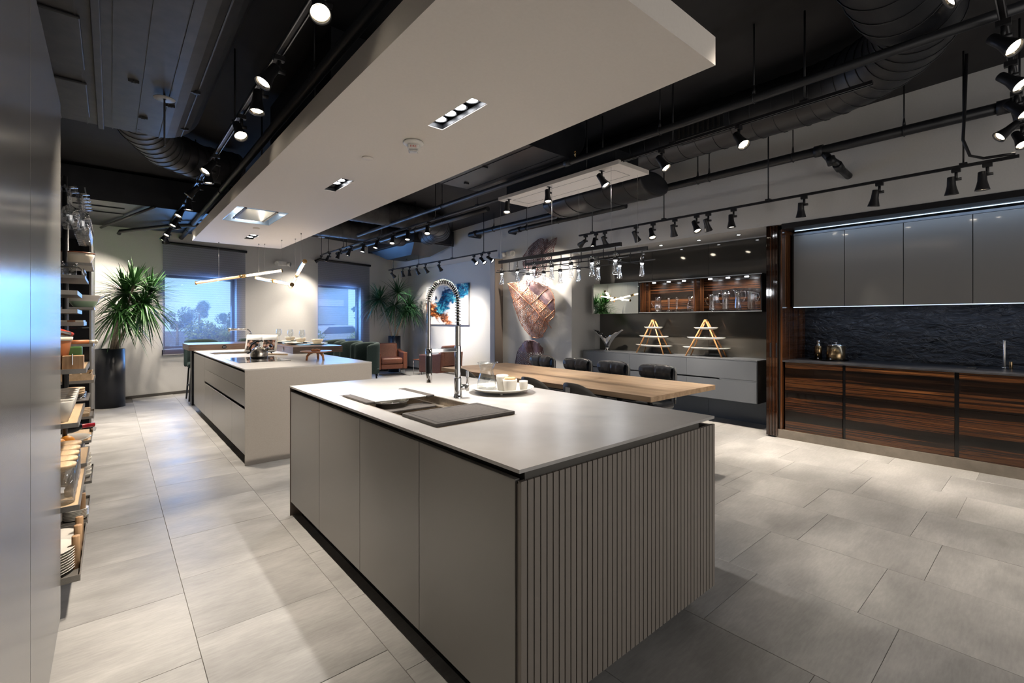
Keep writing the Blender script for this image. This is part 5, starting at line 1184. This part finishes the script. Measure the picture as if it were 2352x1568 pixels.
def rosette(mb, c, R_, n, up, rnd, wd=.016, droop=.5):
    for i in range(n):
        a = rnd.uniform(0, 2*pi); el = rnd.uniform(*up); L = R_*rnd.uniform(.75, 1.1); W_ = wd*rnd.uniform(.7,1.2)
        d = Vector((cos(a)*cos(el), sin(a)*cos(el), sin(el))); sd = d.cross(Vector((0,0,1))).normalized(); nr = sd.cross(d)
        o = len(mb.v); K = 6; dr = droop*rnd.uniform(.4,1.3)*L
        for j in range(K+1):
            s = j/K; p = Vector(c) + d*L*s + Vector((0,0,-dr*s*s)) ; ww = W_*(1 - s)**.6 * min(1, .35+s*5)
            mb.v += [p - sd*ww, p + nr*ww*.35, p + sd*ww]
        for j in range(K):
            b = o + j*3
            mb.f += [[b,b+1,b+4,b+3],[b+1,b+2,b+5,b+4]]; mb.sm += [True, True]
def potted(name, loc, r, h, stems, lab, mt, wd, seed):
    x, y = loc; rnd = random.Random(seed)
    t = thing(name, lab, 'potted plant', (x, y, 0))
    ob('pot', MB().lathe([(.001,0),(r,0),(r,h),(r-.012,h),(r-.015,h-.06),(.001,h-.06)], (x,y,0), 40), M['pot'], t)
    ob('soil', MB().lathe([(r-.016,0),(.001,.012)], (x,y,h-.06), 24), M['soil'], t)
    lf = MB()
    for (dx, dy, z, R_, n, up, droop) in stems:
        top = Vector((x+dx, y+dy, z)); 
        ob('stem', MB().tube([(x+dx*.15, y+dy*.15, h-.06), (x+dx*.4, y+dy*.4, h+(z-h)*.35), (x+dx*.8, y+dy*.8, h+(z-h)*.75), top], lambda q: .021-.007*q, 8), M['cane'], t)
        rosette(lf, top, R_, n, up, rnd, wd, droop)
    for i_, p in enumerate(lf.v):          # leaf tips bend away from the walls
        lim = 10.615 + .268*p.x - .06; q = p.copy()
        if q.y > lim: q.y = lim - .15*(q.y-lim)
        if q.x > XR-.03: q.x = XR-.03 - .1*(q.x-XR)
        lf.v[i_] = q
    ob('foliage', lf, mt, t, kind='stuff')
    return t
U = (-.75, 1.35)
potted('potted_dracaena', (-.02, 9.92), .20, .93, [(.20,-.05,1.82,.66,200,U,.42), (.42,-.22,1.66,.62,190,(-.9,1.0),.45), (.12,-.28,1.52,.55,150,(-.9,.9),.5), (.52,.0,1.86,.52,120,(-.5,1.4),.3), (.30,-.25,1.95,.50,80,(.0,1.5),.2)],
       'tall bushy dracaena in a tall black cylinder pot beside the first window', M['leaf'], .017, 3)
potted('potted_dracaena', (5.83, 11.70), .165, .97, [(.04,-.1,2.12,.66,85,(-.5,1.4),.35), (-.42,.0,1.95,.70,120,(-.7,1.2),.45), (.34,-.20,1.80,.66,130,(-.8,1.2),.5), (.18,-.32,1.66,.58,90,(-.8,.9),.5), (-.12,-.25,1.78,.58,90,(-.9,.8),.5)],
       'three-headed dracaena in a black cylinder pot in the corner behind the armchair', M['leafd'], .017, 8)
# emergency lights
for i, (p, nx, lab) in enumerate([(wl(3.01, -.04, 2.67), None, 'white emergency light with two lamp heads on the window wall between the blinds'), (Vector((5.96, 7.02, 2.70)), 1, 'white emergency light with two lamp heads above the pilaster')]):
    t = thing('emergency_light', lab, 'emergency light', p, 'emergency lights', AW if nx is None else pi/2*-1)
    ob('case', MB().box(-.10,.10,-.03,.035,-.05,.05), M['plastic'], t, bevel=.008, local=True)
    for s in (-1, 1):
        ob('lamp_head', MB().cyl((s*.115,-.02,0),(s*.155,-.075,-.015), .042,.048, 18), M['plastic'], t, local=True)
        ob('lens', MB().cyl((s*.1555,-.0755,-.015),(s*.157,-.078,-.0155), .043, n=18), M['crystal'], t, local=True)

# ================================================================ COPPER LEAF SCULPTURES
def c5(a, b): return (1080 + a/3.92, 520 + b/3.92)
def inside(p, poly):
    c = False; n = len(poly)
    for i in range(n):
        (x1, y1), (x2, y2) = poly[i], poly[(i+1) % n]
        if (y1 > p[1]) != (y2 > p[1]) and p[0] < (x2-x1)*(p[1]-y1)/(y2-y1)+x1: c = not c
    return c
def leaf_sculpture(lab, outline, veins, solidf, depth, cell, seed, m1, m2):
    """pierced metal leaf: hex cells cut to the leaf outline, each with a hole, plus ribs and rim"""
    poly = []
    for a, b in outline: p = at(*c5(a, b), x=5.90); poly.append((p.y, p.z))
    V = [[(at(*c5(a, b), x=5.90).y, at(*c5(a, b), x=5.90).z) for a, b in v] for v in veins]
    ys = [p[0] for p in poly]; zs = [p[1] for p in poly]; rnd = random.Random(seed)
    mid = V[0]
    def dmid(y, z):
        (a, b), (c, d) = mid[0], mid[-1]; L = sqrt((c-a)**2 + (d-b)**2); return ((y-a)*(d-b) - (z-b)*(c-a))/L
    def X(y, z): 
        q = dmid(y, z); return 5.955 - depth(q) - .012*sin(q*22) - .010*sin(y*9+z*7)
    t = thing('leaf_sculpture', lab, 'wall sculpture', (5.93, sum(ys)/len(ys), min(zs)), 'pierced copper leaf sculptures')
    jit = {}
    def key(i, j): return (round(i*2), round(j*2))
    def pnt(yy, zz):
        k_ = (round(yy*400), round(zz*400))
        if k_ not in jit: jit[k_] = (yy + rnd.uniform(-.36,.36)*cell, zz + rnd.uniform(-.36,.36)*cell)
        return jit[k_]
    lace = MB(); sol = MB()
    hgt = cell*sqrt(3); i = 0; y = min(ys)
    while y < max(ys)+cell:
        j = 0; z = min(zs) + (hgt/2 if i % 2 else 0)
        while z < max(zs)+cell:
            if inside((y, z), poly):
                pts = [pnt(y + cell*cos(pi/3*q), z + cell*sin(pi/3*q)) for q in range(6)]
                c_ = (sum(p[0] for p in pts)/6, sum(p[1] for p in pts)/6)
                tg = sol if solidf(y, z, dmid(y, z)) else lace
                s = rnd.uniform(.62, .84)
                if tg is sol: tg.add([(X(*p), p[0], p[1]) for p in pts], [list(range(6))])
                else:
                    inn = [(c_[0] + (p[0]-c_[0])*s, c_[1] + (p[1]-c_[1])*s) for p in pts]
                    tg.add([(X(*p), p[0], p[1]) for p in pts] + [(X(*p), p[0], p[1]) for p in inn], [(q, (q+1) % 6, 6+(q+1) % 6, 6+q) for q in range(6)])
            z += hgt; j += 1
        y += cell*1.5; i += 1
    if lace.v: ob('pierced_blade', lace, m1, t, solid=.007)
    if sol.v: ob('solid_blade', sol, m2, t, solid=.007)
    pl3 = []
    n = len(poly)
    for q in range(n):
        a, b = poly[q], poly[(q+1) % n]
        for s in range(4):
            yy = a[0]+(b[0]-a[0])*s/4; zz = a[1]+(b[1]-a[1])*s/4; pl3.append((X(yy, zz), yy, zz))
    ob('rim', MB().tube(pl3, .0065, 6, closed=True), m1, t)
    vb = MB()
    for k_, v in enumerate(V):
        P = []
        for a, b in zip(v, v[1:]):
            for s in range(6): yy = a[0]+(b[0]-a[0])*s/6; zz = a[1]+(b[1]-a[1])*s/6; P.append((X(yy, zz)-.006, yy, zz))
        P.append((X(*v[-1])-.006, *v[-1])); vb.tube(P, (lambda q, k_=k_: (.011 if k_ == 0 else .007)*(1.1-.5*q)), 7)
    ob('veins', vb, m1, t)
    ob('wall_bracket', MB().cyl((5.94, sum(ys)/n, sum(zs)/n), (6.0, sum(ys)/n, sum(zs)/n), .012, n=8), M['black'], t)
    return t
big = [(360,515),(430,503),(500,492),(560,490),(640,520),(700,555),(735,600),(758,650),(768,700),(770,760),(758,815),(730,848),(712,868),(700,900),(690,930),(660,985),(630,1000),(600,1005),(565,997),(530,972),(490,930),(460,880),(440,830),(425,780),(410,730),(398,690),(403,670),(385,620),(368,565)]
leaf_sculpture('largest pierced copper leaf, hanging point-up in the middle of the leaf wall', big,
    [[(362,517),(480,625),(600,745),(700,850),(746,915)], [(480,625),(560,500)], [(560,705),(690,560)], [(640,790),(755,650)], [(690,840),(768,750)], [(480,625),(395,690)], [(540,690),(430,790)], [(600,745),(465,885)], [(650,800),(530,970)], [(690,840),(620,1000)]],
    lambda y, z, q: q < -.20 if False else (q > .245), lambda q: .085*math.exp(-(q/.10)**2)*0 + .10 - .25*q*q, .0225, 4, M['copper'], M['copperd'])
top_ = [(470,345),(468,270),(500,228),(520,190),(560,150),(600,125),(640,108),(665,120),(655,160),(690,112),(706,122),(700,160),(745,128),(797,104),(785,150),(765,190),(760,240),(735,290),(700,330),(690,380),(655,400),(640,450),(600,465),(585,420),(545,405),(500,380)]
leaf_sculpture('upper dark pierced copper leaf with a torn edge, partly behind the chandelier bars', top_,
    [[(600,465),(640,330),(700,220),(797,104)], [(640,330),(520,190)], [(670,275),(600,125)], [(620,390),(468,300)], [(690,240),(760,240)]],
    lambda y, z, q: False, lambda q: .09 - .2*q*q, .019, 9, M['copperd'], M['copperd'])
bot = [(390,1238),(405,1180),(430,1130),(455,1085),(490,1045),(520,1028),(550,1023),(590,1030),(625,1055),(648,1090),(658,1130),(650,1170),(640,1230),(620,1290),(585,1350),(540,1400),(480,1420),(420,1390),(390,1320)]
leaf_sculpture('lowest purple-brown copper leaf, rising behind the farthest leather chair', bot,
    [[(540,1400),(560,1250),(570,1120),(552,1025)], [(560,1240),(430,1130)], [(565,1160),(490,1050)], [(560,1230),(650,1170)], [(552,1320),(395,1240)]],
    lambda y, z, q: z > .80 and True, lambda q: .09 - .3*q*q, .022, 6, M['copperd'], M['copperd'])

# ================================================================ TALL CABINETS AND PANTRY AT THE LEFT
tc_ = thing('tall_cabinet', 'tall closed taupe cabinet doors at the left edge of the picture', 'cabinet', (-.45, 1.8, 0))
ob('carcass', MB().box(-.79, -.187, .0, 2.798, .10, 2.31), M['blackmat'], tc_)
for a, b in ((.0, .80), (.803, 1.800), (1.803, 2.800)): ob('door', MB().box(-.186, -.165, a+.001, b-.001, .113, 2.317), M['tall'], tc_, bevel=.0015)
ob('plinth', MB().box(-.75, -.21, .02, 2.79, 0, .10), M['black'], tc_)
pc = thing('pantry_cabinet', 'open black tall pantry unit with pull-out trays behind the closed doors', 'cabinet', (-.5, 4.9, 0))
ob('back_panel', MB().box(-.81, -.79, 2.80, 7.09, .0, 2.31), M['black'], pc)
ob('base', MB().box(-.79, -.22, 2.81, 7.08, 0, .10), M['black'], pc)
ob('top_panel', MB().box(-.79, -.26, 2.81, 7.08, 2.29, 2.31), M['black'], pc)
ob('upright', MB().cyl((-.22,4.05,.10),(-.22,4.05,2.29), .012, n=8).cyl((-.26,5.0,.10),(-.26,5.0,2.29), .012, n=8), M['black'], pc)
tk = thing('tall_black_cabinet', 'tall black cabinet at the far end of the pantry', 'cabinet', (-.5, 7.8, 0))
ob('housing', MB().box(-.79, -.186, 7.09, 8.6, .0, 2.32), M['blackgl'], tk, bevel=.001)
ob('door', MB().box(-.185, -.168, 7.10, 7.84, .10, 2.31), M['tall'], tk)
ob('door', MB().box(-.185, -.168, 7.845, 8.595, .10, 2.31), M['tall'], tk)
def tray(u, v, xr, ln, wid, th, lab, m=None, wood=False):
    p = at(u, v, x=xr); x1_ = p.x; y0_ = p.y; z = p.z
    t = thing('pantry_tray', lab, 'shelf', (x1_-wid/2, y0_+ln/2, z-th), 'pull-out pantry trays')
    if wood:
        ob('side_rim', MB().slab((x1_-wid, x1_), (y0_, y0_+ln), z-th, z, [(x1_-wid+.006, x1_-.006, y0_+.006, y0_+ln-.006)]), M['tray'], t)
        ob('wood_base', MB().box(x1_-wid+.006, x1_-.006, y0_+.006, y0_+ln-.006, z-th*.9, z-.002), M['lightwood'], t)
    else:
        ob('metal_tray', MB().slab((x1_-wid, x1_), (y0_, y0_+ln), z-th, z, [(x1_-wid+.004, x1_-.004, y0_+.004, y0_+ln-.004)]), m or M['tray'], t)
        ob('tray_floor', MB().box(x1_-wid+.004, x1_-.004, y0_+.004, y0_+ln-.004, z-th, z-th+.004), m or M['tray'], t)
    for yy_ in (y0_+.03, y0_+ln-.03): ob('bracket', MB().box(-.79, x1_-wid, yy_-.01, yy_+.01, z-th, z-th*.3), M['black'], t)
    return Vector((x1_, y0_, z))
def lab_(s): return s + ' in the pull-out pantry'
T = {}
W_ = .40
T['plates'] = tray(184.7, 1318, -.11, .75, W_, .03, lab_('lowest metal tray carrying plates and pegs'))
T['blue'] = tray(201.5, 1193, -.11, .55, W_, .022, lab_('perforated tray reflecting blue just above the plates'))
T['jars'] = tray(183, 1158, -.11, .72, W_, .025, lab_('wooden tray holding the lidded glass jars'), wood=True)
T['cups'] = tray(181, 970, -.11, .66, W_, .020, lab_('wooden tray holding nested white bowls'), wood=True)
T['bucket'] = tray(198, 846, -.09, .50, W_, .022, lab_('wooden tray holding the terracotta bucket'), wood=True)
T['boxes'] = tray(216, 872, -.11, .50, W_, .025, lab_('tray holding the wooden cutlery boxes'), wood=True)
T['checker'] = tray(192.5, 739, -.115, .40, W_, .022, lab_('slim tray under the striped wooden board'))
T['lowmid'] = tray(178, 710, -.13, .50, W_, .020, lab_('tray just below eye level'))
T['midgreen'] = tray(178, 667, -.13, .50, W_, .022, lab_('tray above the green bowl'))
T['bowlg'] = tray(216, 705.5, -.12, .50, W_, .020, lab_('far tray carrying the green and white bowl'))
T['tumbler'] = tray(195, 632, -.11, .55, W_, .018, lab_('railed tray holding glass tumblers'))
T['bowlw'] = tray(211.5, 604, -.11, .55, W_, .022, lab_('top tray carrying the wooden-rimmed bowl'))
T['far1'] = tray(211, 1103, -.11, .55, W_, .020, lab_('low far tray with small white bowls'))
T['far2'] = tray(210, 1010, -.11, .45, W_, .018, lab_('far wooden tray with a grooved board'), wood=True)
T['fruit'] = tray(199.5, 1063, -.11, .50, W_, .02, lab_('wooden tray under the fruit bowl'), wood=True)
T['far3'] = tray(215, 955, -.115, .45, W_, .020, lab_('far metal tray with pale blocks'))
# lowest tray: plates and pegs
def on(key, dx, dy): p = T[key]; return Vector((p.x + dx, p.y + dy, p.z))
p0 = T['plates']; zb = p0.z - .03 + .0045
for s_, (dx, dy, n_) in enumerate([(-.20, .17, 9), (-.20, .44, 6)]):
    for i in range(n_):
        ob('dinner_plate', MB().lathe([(.001,.002),(.07,.002),(.10,.010),(.128,.015),(.13,.018),(.126,.0175),(.10,.0125),(.001,.005)], (p0.x+dx+.05, p0.y+dy, zb+.0125*i), 30), M['white'], label='white plate, ' + ORD[i] + ' from the bottom of the ' + ('nearer' if s_ == 0 else 'farther') + ' stack on the lowest tray', cat='plate', group='white plates on the lowest pantry tray, ' + ('nearer' if s_ == 0 else 'farther') + ' stack')
for i, (u, v) in enumerate([(177, 1303), (181.5, 1275), (184.5, 1253), (191, 1190)]):
    zp = zb if i < 3 else T['blue'].z - .0175; q = at(u, v, z=zp)
    ob('wooden_peg', MB().lathe([(.001,0),(.0165,0),(.0165,.158),(.0150,.160),(.001,.160)], (q.x-.004, q.y, zp), 20), M['pegwood'], label='upright round oak peg, ' + ORD[i] + ' from the camera on the lowest pantry tray', cat='peg', group='oak plate pegs', bevel=0)
# jars
p0 = T['jars']; zb = p0.z - .0015
for i in range(5):
    x, y = p0.x - .070, p0.y + .075 + .128*i
    t = thing('storage_jar', 'clear glass storage jar with a round ash lid, ' + ORD[i] + ' from the camera', 'jar', (x, y, zb), 'lidded glass jars in the pantry')
    ob('glass_body', MB().lathe([(.001,0),(.050,0),(.052,.004),(.052,.165),(.050,.165),(.050,.006),(.001,.006)], (x,y,zb), 28), M['crystal'], t)
    ob('lid', MB().lathe([(.047,.155),(.047,.166),(.056,.167),(.057,.180),(.055,.183),(.001,.183)], (x,y,zb), 28), M['lidwood'], t)
# nested bowls
p0 = T['cups']; zb = p0.z - .0015
for i in range(6):
    x, y = p0.x - .072, p0.y + .08 + .098*i
    ob('white_bowl', MB().lathe([(.001,0),(.034,0),(.046,.05),(.054,.092),(.053,.095),(.050,.092),(.043,.05),(.031,.006),(.001,.006)], (x, y, zb), 26), M['white'], label='deep white bowl, ' + ORD[i] + ' in the row from the camera, on a wooden pantry tray', cat='bowl', group='deep white bowls in the pantry')
# fruit bowl
p0 = T['fruit']; zb = p0.z - .0015
x, y = p0.x - .135, p0.y + .20
fb = thing('fruit_bowl', 'wide flared white bowl with oranges in the pantry', 'bowl', (x, y, zb))
ob('bowl', MB().lathe([(.001,0),(.060,0),(.075,.02),(.095,.09),(.125,.115),(.150,.125),(.149,.129),(.122,.120),(.090,.095),(.07,.024),(.001,.008)], (x,y,zb), 40), M['white'], fb)
for i, (dx, dy, dz) in enumerate([(.0,-.035,.098), (.035,.04,.096), (-.05,.03,.095)]):
    ob('orange', MB().sph((x+dx, y+dy, zb+dz), .040, 18, 12), M['orange'], label='orange ' + ['at the front of', 'at the right of', 'at the left of'][i] + ' the white fruit bowl', cat='orange', group='oranges')
# wine bottle lying
p0 = T['far3']; q = at(203, 975, x=-.15)
wb = thing('wine_bottle', 'dark wine bottle with red foil lying in the pantry', 'bottle', (q.x, q.y, q.z-.037))
e = at(219, 974, x=-.085) ; d_ = Vector((1,.35,0)).normalized(); b0 = e - d_*.30
ob('glass_body', MB().lathe([(.001,0),(.036,0),(.037,.17),(.030,.20),(.015,.225)], b0, 20, ax=d_), M['blackgl'], wb)
ob('foil', MB().lathe([(.0155,.222),(.0145,.295),(.001,.30)], b0, 16, ax=d_), M['redcap'], wb)
bq = T['far3']
ob('bottle_opener', MB().cyl(at(207, 981, x=-.13), at(217, 983, x=-.10), .012, n=10).cyl(at(207, 984.5, x=-.13), at(217, 986.5, x=-.10), .010, n=10), M['chromed'], label='steel bottle stopper tool below the red foiled bottle', cat='bottle opener')
for i in range(4):
    p0 = T['far3']; ob('pale_block', MB().box(p0.x-.09, p0.x-.03, p0.y+.04+.1*i, p0.y+.11+.1*i, p0.z-.0155, p0.z+.025), M['lightwood'], label='pale wooden block, ' + ORD[i] + ' from the camera, on a far metal pantry tray', cat='block', group='pale blocks', bevel=.003)
# spice jars with wooden lids: metal tray
q0 = at(203, 915, x=-.14)
sp = thing('spice_tray', 'sloping steel tray of round spice tins in the pantry', 'tray', (q0.x-.1, q0.y+.2, q0.z-.02))
ob('tray_plate', MB().box(q0.x-.33, q0.x, q0.y, q0.y+.50, q0.z-.018, q0.z-.010), M['tray'], sp)
for i in range(3):
    for j in range(4):
        ob('spice_tin', MB().lathe([(.001,0),(.028,0),(.028,.02),(.020,.028),(.001,.030)], (q0.x-.05-.075*i, q0.y+.07+.115*j, q0.z-.010), 18), M['chrome'], sp)
for i, (dx, dy) in enumerate([(-.075, .0), (-.22, -.02)]):
    for j in range(3):
        q = at(190, 905, x=-.15); ob('oval_lid', MB().lathe([(.001,0),(.058,0),(.060,.006),(.058,.012),(.001,.012)], (q.x+.02+dx, q.y+.25+dy, q.z-.022+.016*j), 26), M['lidwood'], label='round ash lid, ' + ['bottom', 'middle', 'top'][j] + ' one of the ' + ('right' if i == 0 else 'left') + ' stack above the spice tins', cat='lid', group='ash lids ' + ('right' if i == 0 else 'left') + ' stack')
# cutlery boxes
p0 = T['boxes']; zb = p0.z - .0015
for i, (dx, dy) in enumerate([(-.085, .12), (-.24, .12), (-.085, .34)]):
    ob('cutlery_box', MB().slab((p0.x+dx-.07, p0.x+dx+.07), (p0.y+dy-.10, p0.y+dy+.10), zb, zb+.055, [(p0.x+dx-.062, p0.x+dx-.003, p0.y+dy-.092, p0.y+dy+.092), (p0.x+dx+.003, p0.x+dx+.062, p0.y+dy-.092, p0.y+dy+.092)]).box(p0.x+dx-.069, p0.x+dx+.069, p0.y+dy-.099, p0.y+dy+.099, zb, zb+.004), M['lightwood'],
       label='open divided beech cutlery box, ' + ['front right', 'front left', 'rear'][i] + ' one on its tray', cat='box', group='beech cutlery boxes')
# bucket, knife block, tin
p0 = T['bucket']; zb = p0.z - .0015
x, y = p0.x - .145, p0.y + .13
tb_ = thing('terracotta_bucket', 'orange terracotta glazed bucket with a pale wooden rim in the pantry', 'bucket', (x, y, zb))
ob('body', MB().lathe([(.001,0),(.070,0),(.088,.13),(.090,.14),(.086,.14),(.068,.006),(.001,.006)], (x,y,zb), 34), M['terra'], tb_)
ob('rim', MB().lathe([(.086,.132),(.093,.134),(.094,.150),(.086,.152)], (x,y,zb), 34), M['cream'], tb_)
t = thing('corkscrew', 'steel lever corkscrew lying across the terracotta bucket', 'corkscrew', (x+.02, y, zb+.16))
ob('lever', MB().tube([(x-.09, y-.05, zb+.205), (x+.085, y+.0, zb+.165)], .009, 8), M['chromed'], t)
ob('lever', MB().tube([(x-.09, y-.08, zb+.185), (x+.07, y-.04, zb+.150)], .008, 8), M['chromed'], t)
ob('pivot', MB().cyl((x+.03, y-.08, zb+.165), (x+.03, y+.02, zb+.18), .007, n=8), M['chrome'], t)
ob('red_spatula', MB().tube([(x-.05,y+.05,zb+.185),(x+.03,y+.06,zb+.185),(x+.085,y+.12,zb+.160)], lambda q: .016-.006*q, 8), M['redpaint'], label='red painted utensil lying behind the corkscrew', cat='utensil')
T['mill'] = tray(214, 789, -.105, .40, W_, .022, lab_('tray carrying the patterned handle'))
p0m = T['mill']; zm = p0m.z - .0175 + .017
t = thing('rolling_pin', 'patterned orange and cream handle sticking out of the pantry', 'utensil', (p0m.x-.02, p0m.y+.10, zm-.017))
ob('handle', MB().cyl((p0m.x-.16, p0m.y+.06, zm+.012), (p0m.x-.03, p0m.y+.10, zm+.012), .017, n=12), M['terra'], t)
ob('end_bead', MB().cyl((p0m.x-.03, p0m.y+.10, zm+.012), (p0m.x+.005, p0m.y+.11, zm+.012), .015, n=12).sph((p0m.x+.012, p0m.y+.112, zm+.012), .017, 12, 8), M['cream'], t)
ob('rest', MB().box(p0m.x-.13, p0m.x-.06, p0m.y+.05, p0m.y+.11, p0m.z-.018, zm-.003), M['cream'], t)
kb_ = thing('knife_block', 'small light wood block with a steel blade slot beside the bucket', 'block', (p0.x-.045, p0.y+.06, zb))
ob('wood_body', MB().box(p0.x-.085, p0.x-.010, p0.y+.02, p0.y+.10, zb, zb+.062), M['pegwood'], kb_, bevel=.001)
ob('blade', MB().box(p0.x-.050, p0.x-.047, p0.y+.017, p0.y+.09, zb+.02, zb+.072), M['chrome'], kb_)
ob('green_tin', MB().box(p0.x-.085, p0.x-.020, p0.y+.16, p0.y+.22, zb, zb+.10), M['greentin'], label='small green tin standing behind the wooden knife block', cat='tin', bevel=.006)
# striped board, bowls, tumblers
p0 = T['checker']
cb_ = thing('striped_board', 'cutting board striped in dark and pale wood on a slim pantry tray', 'cutting board', (p0.x-.1, p0.y+.1, p0.z))
for i in range(6): ob('strip', MB().box(p0.x-.20+.033*i, p0.x-.20+.033*(i+1), p0.y+.01, p0.y+.30, p0.z-.018+.0, p0.z+.009), M['walnut'] if i % 2 == 0 else M['cream'], cb_)
q = at(204, 751, x=-.10)
ob('glass_shelf', MB().box(q.x-.35, q.x, q.y, q.y+.30, q.z-.007, q.z), M['pane'], label='thin glass shelf with green edge under the striped board', cat='shelf')
p0 = T['bowlg']; x, y = p0.x - .075, p0.y + .14; zb = p0.z - .0155
gb = thing('mint_bowl', 'flared bowl, white above and mint green below, in the pantry', 'bowl', (x, y, zb))
ob('lower_part', MB().lathe([(.001,0),(.045,0),(.080,.03),(.100,.062),(.104,.072)], (x,y,zb), 34), M['mint'], gb)
ob('upper_part', MB().lathe([(.104,.072),(.112,.10),(.145,.125),(.144,.129),(.106,.106),(.09,.058),(.04,.008),(.001,.008)], (x,y,zb), 34), M['white'], gb)
p0 = T['bowlw']; x, y = p0.x - .095, p0.y + .15; zb = p0.z - .0175
gb = thing('rimmed_bowl', 'white bowl with a brown wooden rim on the top pantry tray', 'bowl', (x, y, zb))
ob('bowl', MB().lathe([(.001,0),(.050,0),(.085,.03),(.105,.075),(.110,.098),(.105,.098),(.10,.075),(.05,.008),(.001,.008)], (x,y,zb), 34), M['cream'], gb)
ob('rim', MB().lathe([(.105,.098),(.112,.096),(.113,.104),(.105,.104)], (x,y,zb), 34), M['rimbrown'], gb)
p0 = T['tumbler']; zb = p0.z - .0135
for i, (dx, dy) in enumerate([(-.125, .08), (-.075, .20), (-.125, .22)]):
    ob('glass_tumbler', MB().lathe([(.001,0),(.032,0),(.034,.004),(.036,.095),(.0345,.095),(.032,.008),(.001,.008)], (p0.x+dx, p0.y+dy, zb), 24), M['crystal'], label='clear glass tumbler, ' + ['front left', 'right', 'rear left'][i] + ' one on the railed pantry tray', cat='glass', group='glass tumblers')
ob('wire_rail', MB().tube([(p0.x-.30,p0.y+.01,zb+.055),(p0.x-.03,p0.y+.01,zb+.055),(p0.x-.012,p0.y+.01,zb+.045),(p0.x-.010,p0.y+.01,zb)], .005, 8).tube([(p0.x-.010,p0.y+.12,zb),(p0.x-.010,p0.y+.12,zb+.055),(p0.x-.010,p0.y+.40,zb+.055),(p0.x-.010,p0.y+.40,zb)], .005, 8), M['chromed'], label='brushed steel wire rail around the glass tumblers', cat='rail')
# hanging glasses
gr = thing('glass_hanger', 'steel rail holding the upside-down wine glasses', 'rack', (-.2, 4.0, 2.165))
for x in (-.181, -.135): ob('rail', MB().box(x-.022, x-.016, 3.66, 4.5, 2.1545, 2.158).box(x+.016, x+.022, 3.66, 4.5, 2.1545, 2.158), M['black'], gr)
ob('crossbar', MB().box(-.79, -.115, 4.50, 4.515, 2.1545, 2.16), M['black'], gr)
hg = 'hanging stem glasses in the pantry'
for i in range(2): wineglass(-.181, 3.70 + .13*i, 2.154, .225, 'upside-down wine glass, ' + ['front', 'second'][i] + ' one in the left hanging row', hg, True, M['crystal'])
for i in range(6): wineglass(-.135, 3.86 + .105*i, 2.154, .25, 'upside-down stem glass, ' + ORD[i] + ' in the right hanging row of the pantry', hg, True, M['crystal'])
# far low trays
p0 = T['far1']; zb = p0.z - .0155
for i in range(6): ob('small_bowl', MB().lathe([(.001,0),(.028,0),(.038,.022),(.040,.034),(.037,.034),(.03,.006),(.001,.005)], (p0.x-.045, p0.y+.20, zb+.030*i), 24), M['white'], label='small white bowl, ' + ORD[i] + ' from the bottom of its stack on a low far tray', cat='bowl', group='stack of small white bowls')
ob('wooden_peg', MB().lathe([(.001,0),(.017,0),(.017,.175),(.015,.177),(.001,.177)], (p0.x-.055, p0.y+.06, zb), 20), M['pegwood'], label='upright round oak peg beside the small white bowls', cat='peg', group='oak plate pegs')
p0 = T['blue']; zb = p0.z - .0175
for i in range(7): ob('small_plate', MB().lathe([(.001,.001),(.04,.001),(.062,.010),(.060,.012),(.001,.004)], (p0.x-.06, p0.y+.12, zb+.009*i), 24), M['white'], label='small white plate, ' + ORD[i] + ' from the bottom of the stack on the perforated tray', cat='plate', group='small white plates stack')
p0 = T['far2']; ob('grooved_board', MB().box(p0.x-.20, p0.x-.02, p0.y+.03, p0.y+.40, p0.z-.0015, p0.z+.016), M['lightwood'], label='grooved pale wooden board on the far wooden tray', cat='board', bevel=.003)
# weak fill spots added out of view behind the camera
for (x, y, a) in ((2.4, -1.4, (.1,.2,-1)), (4.6, -1.2, (.1,.2,-1))):
    lamp('rear_fill_spot', 'SPOT', (x, y, 2.9), 8, WARM, None, a, .05, radians(85), .8)
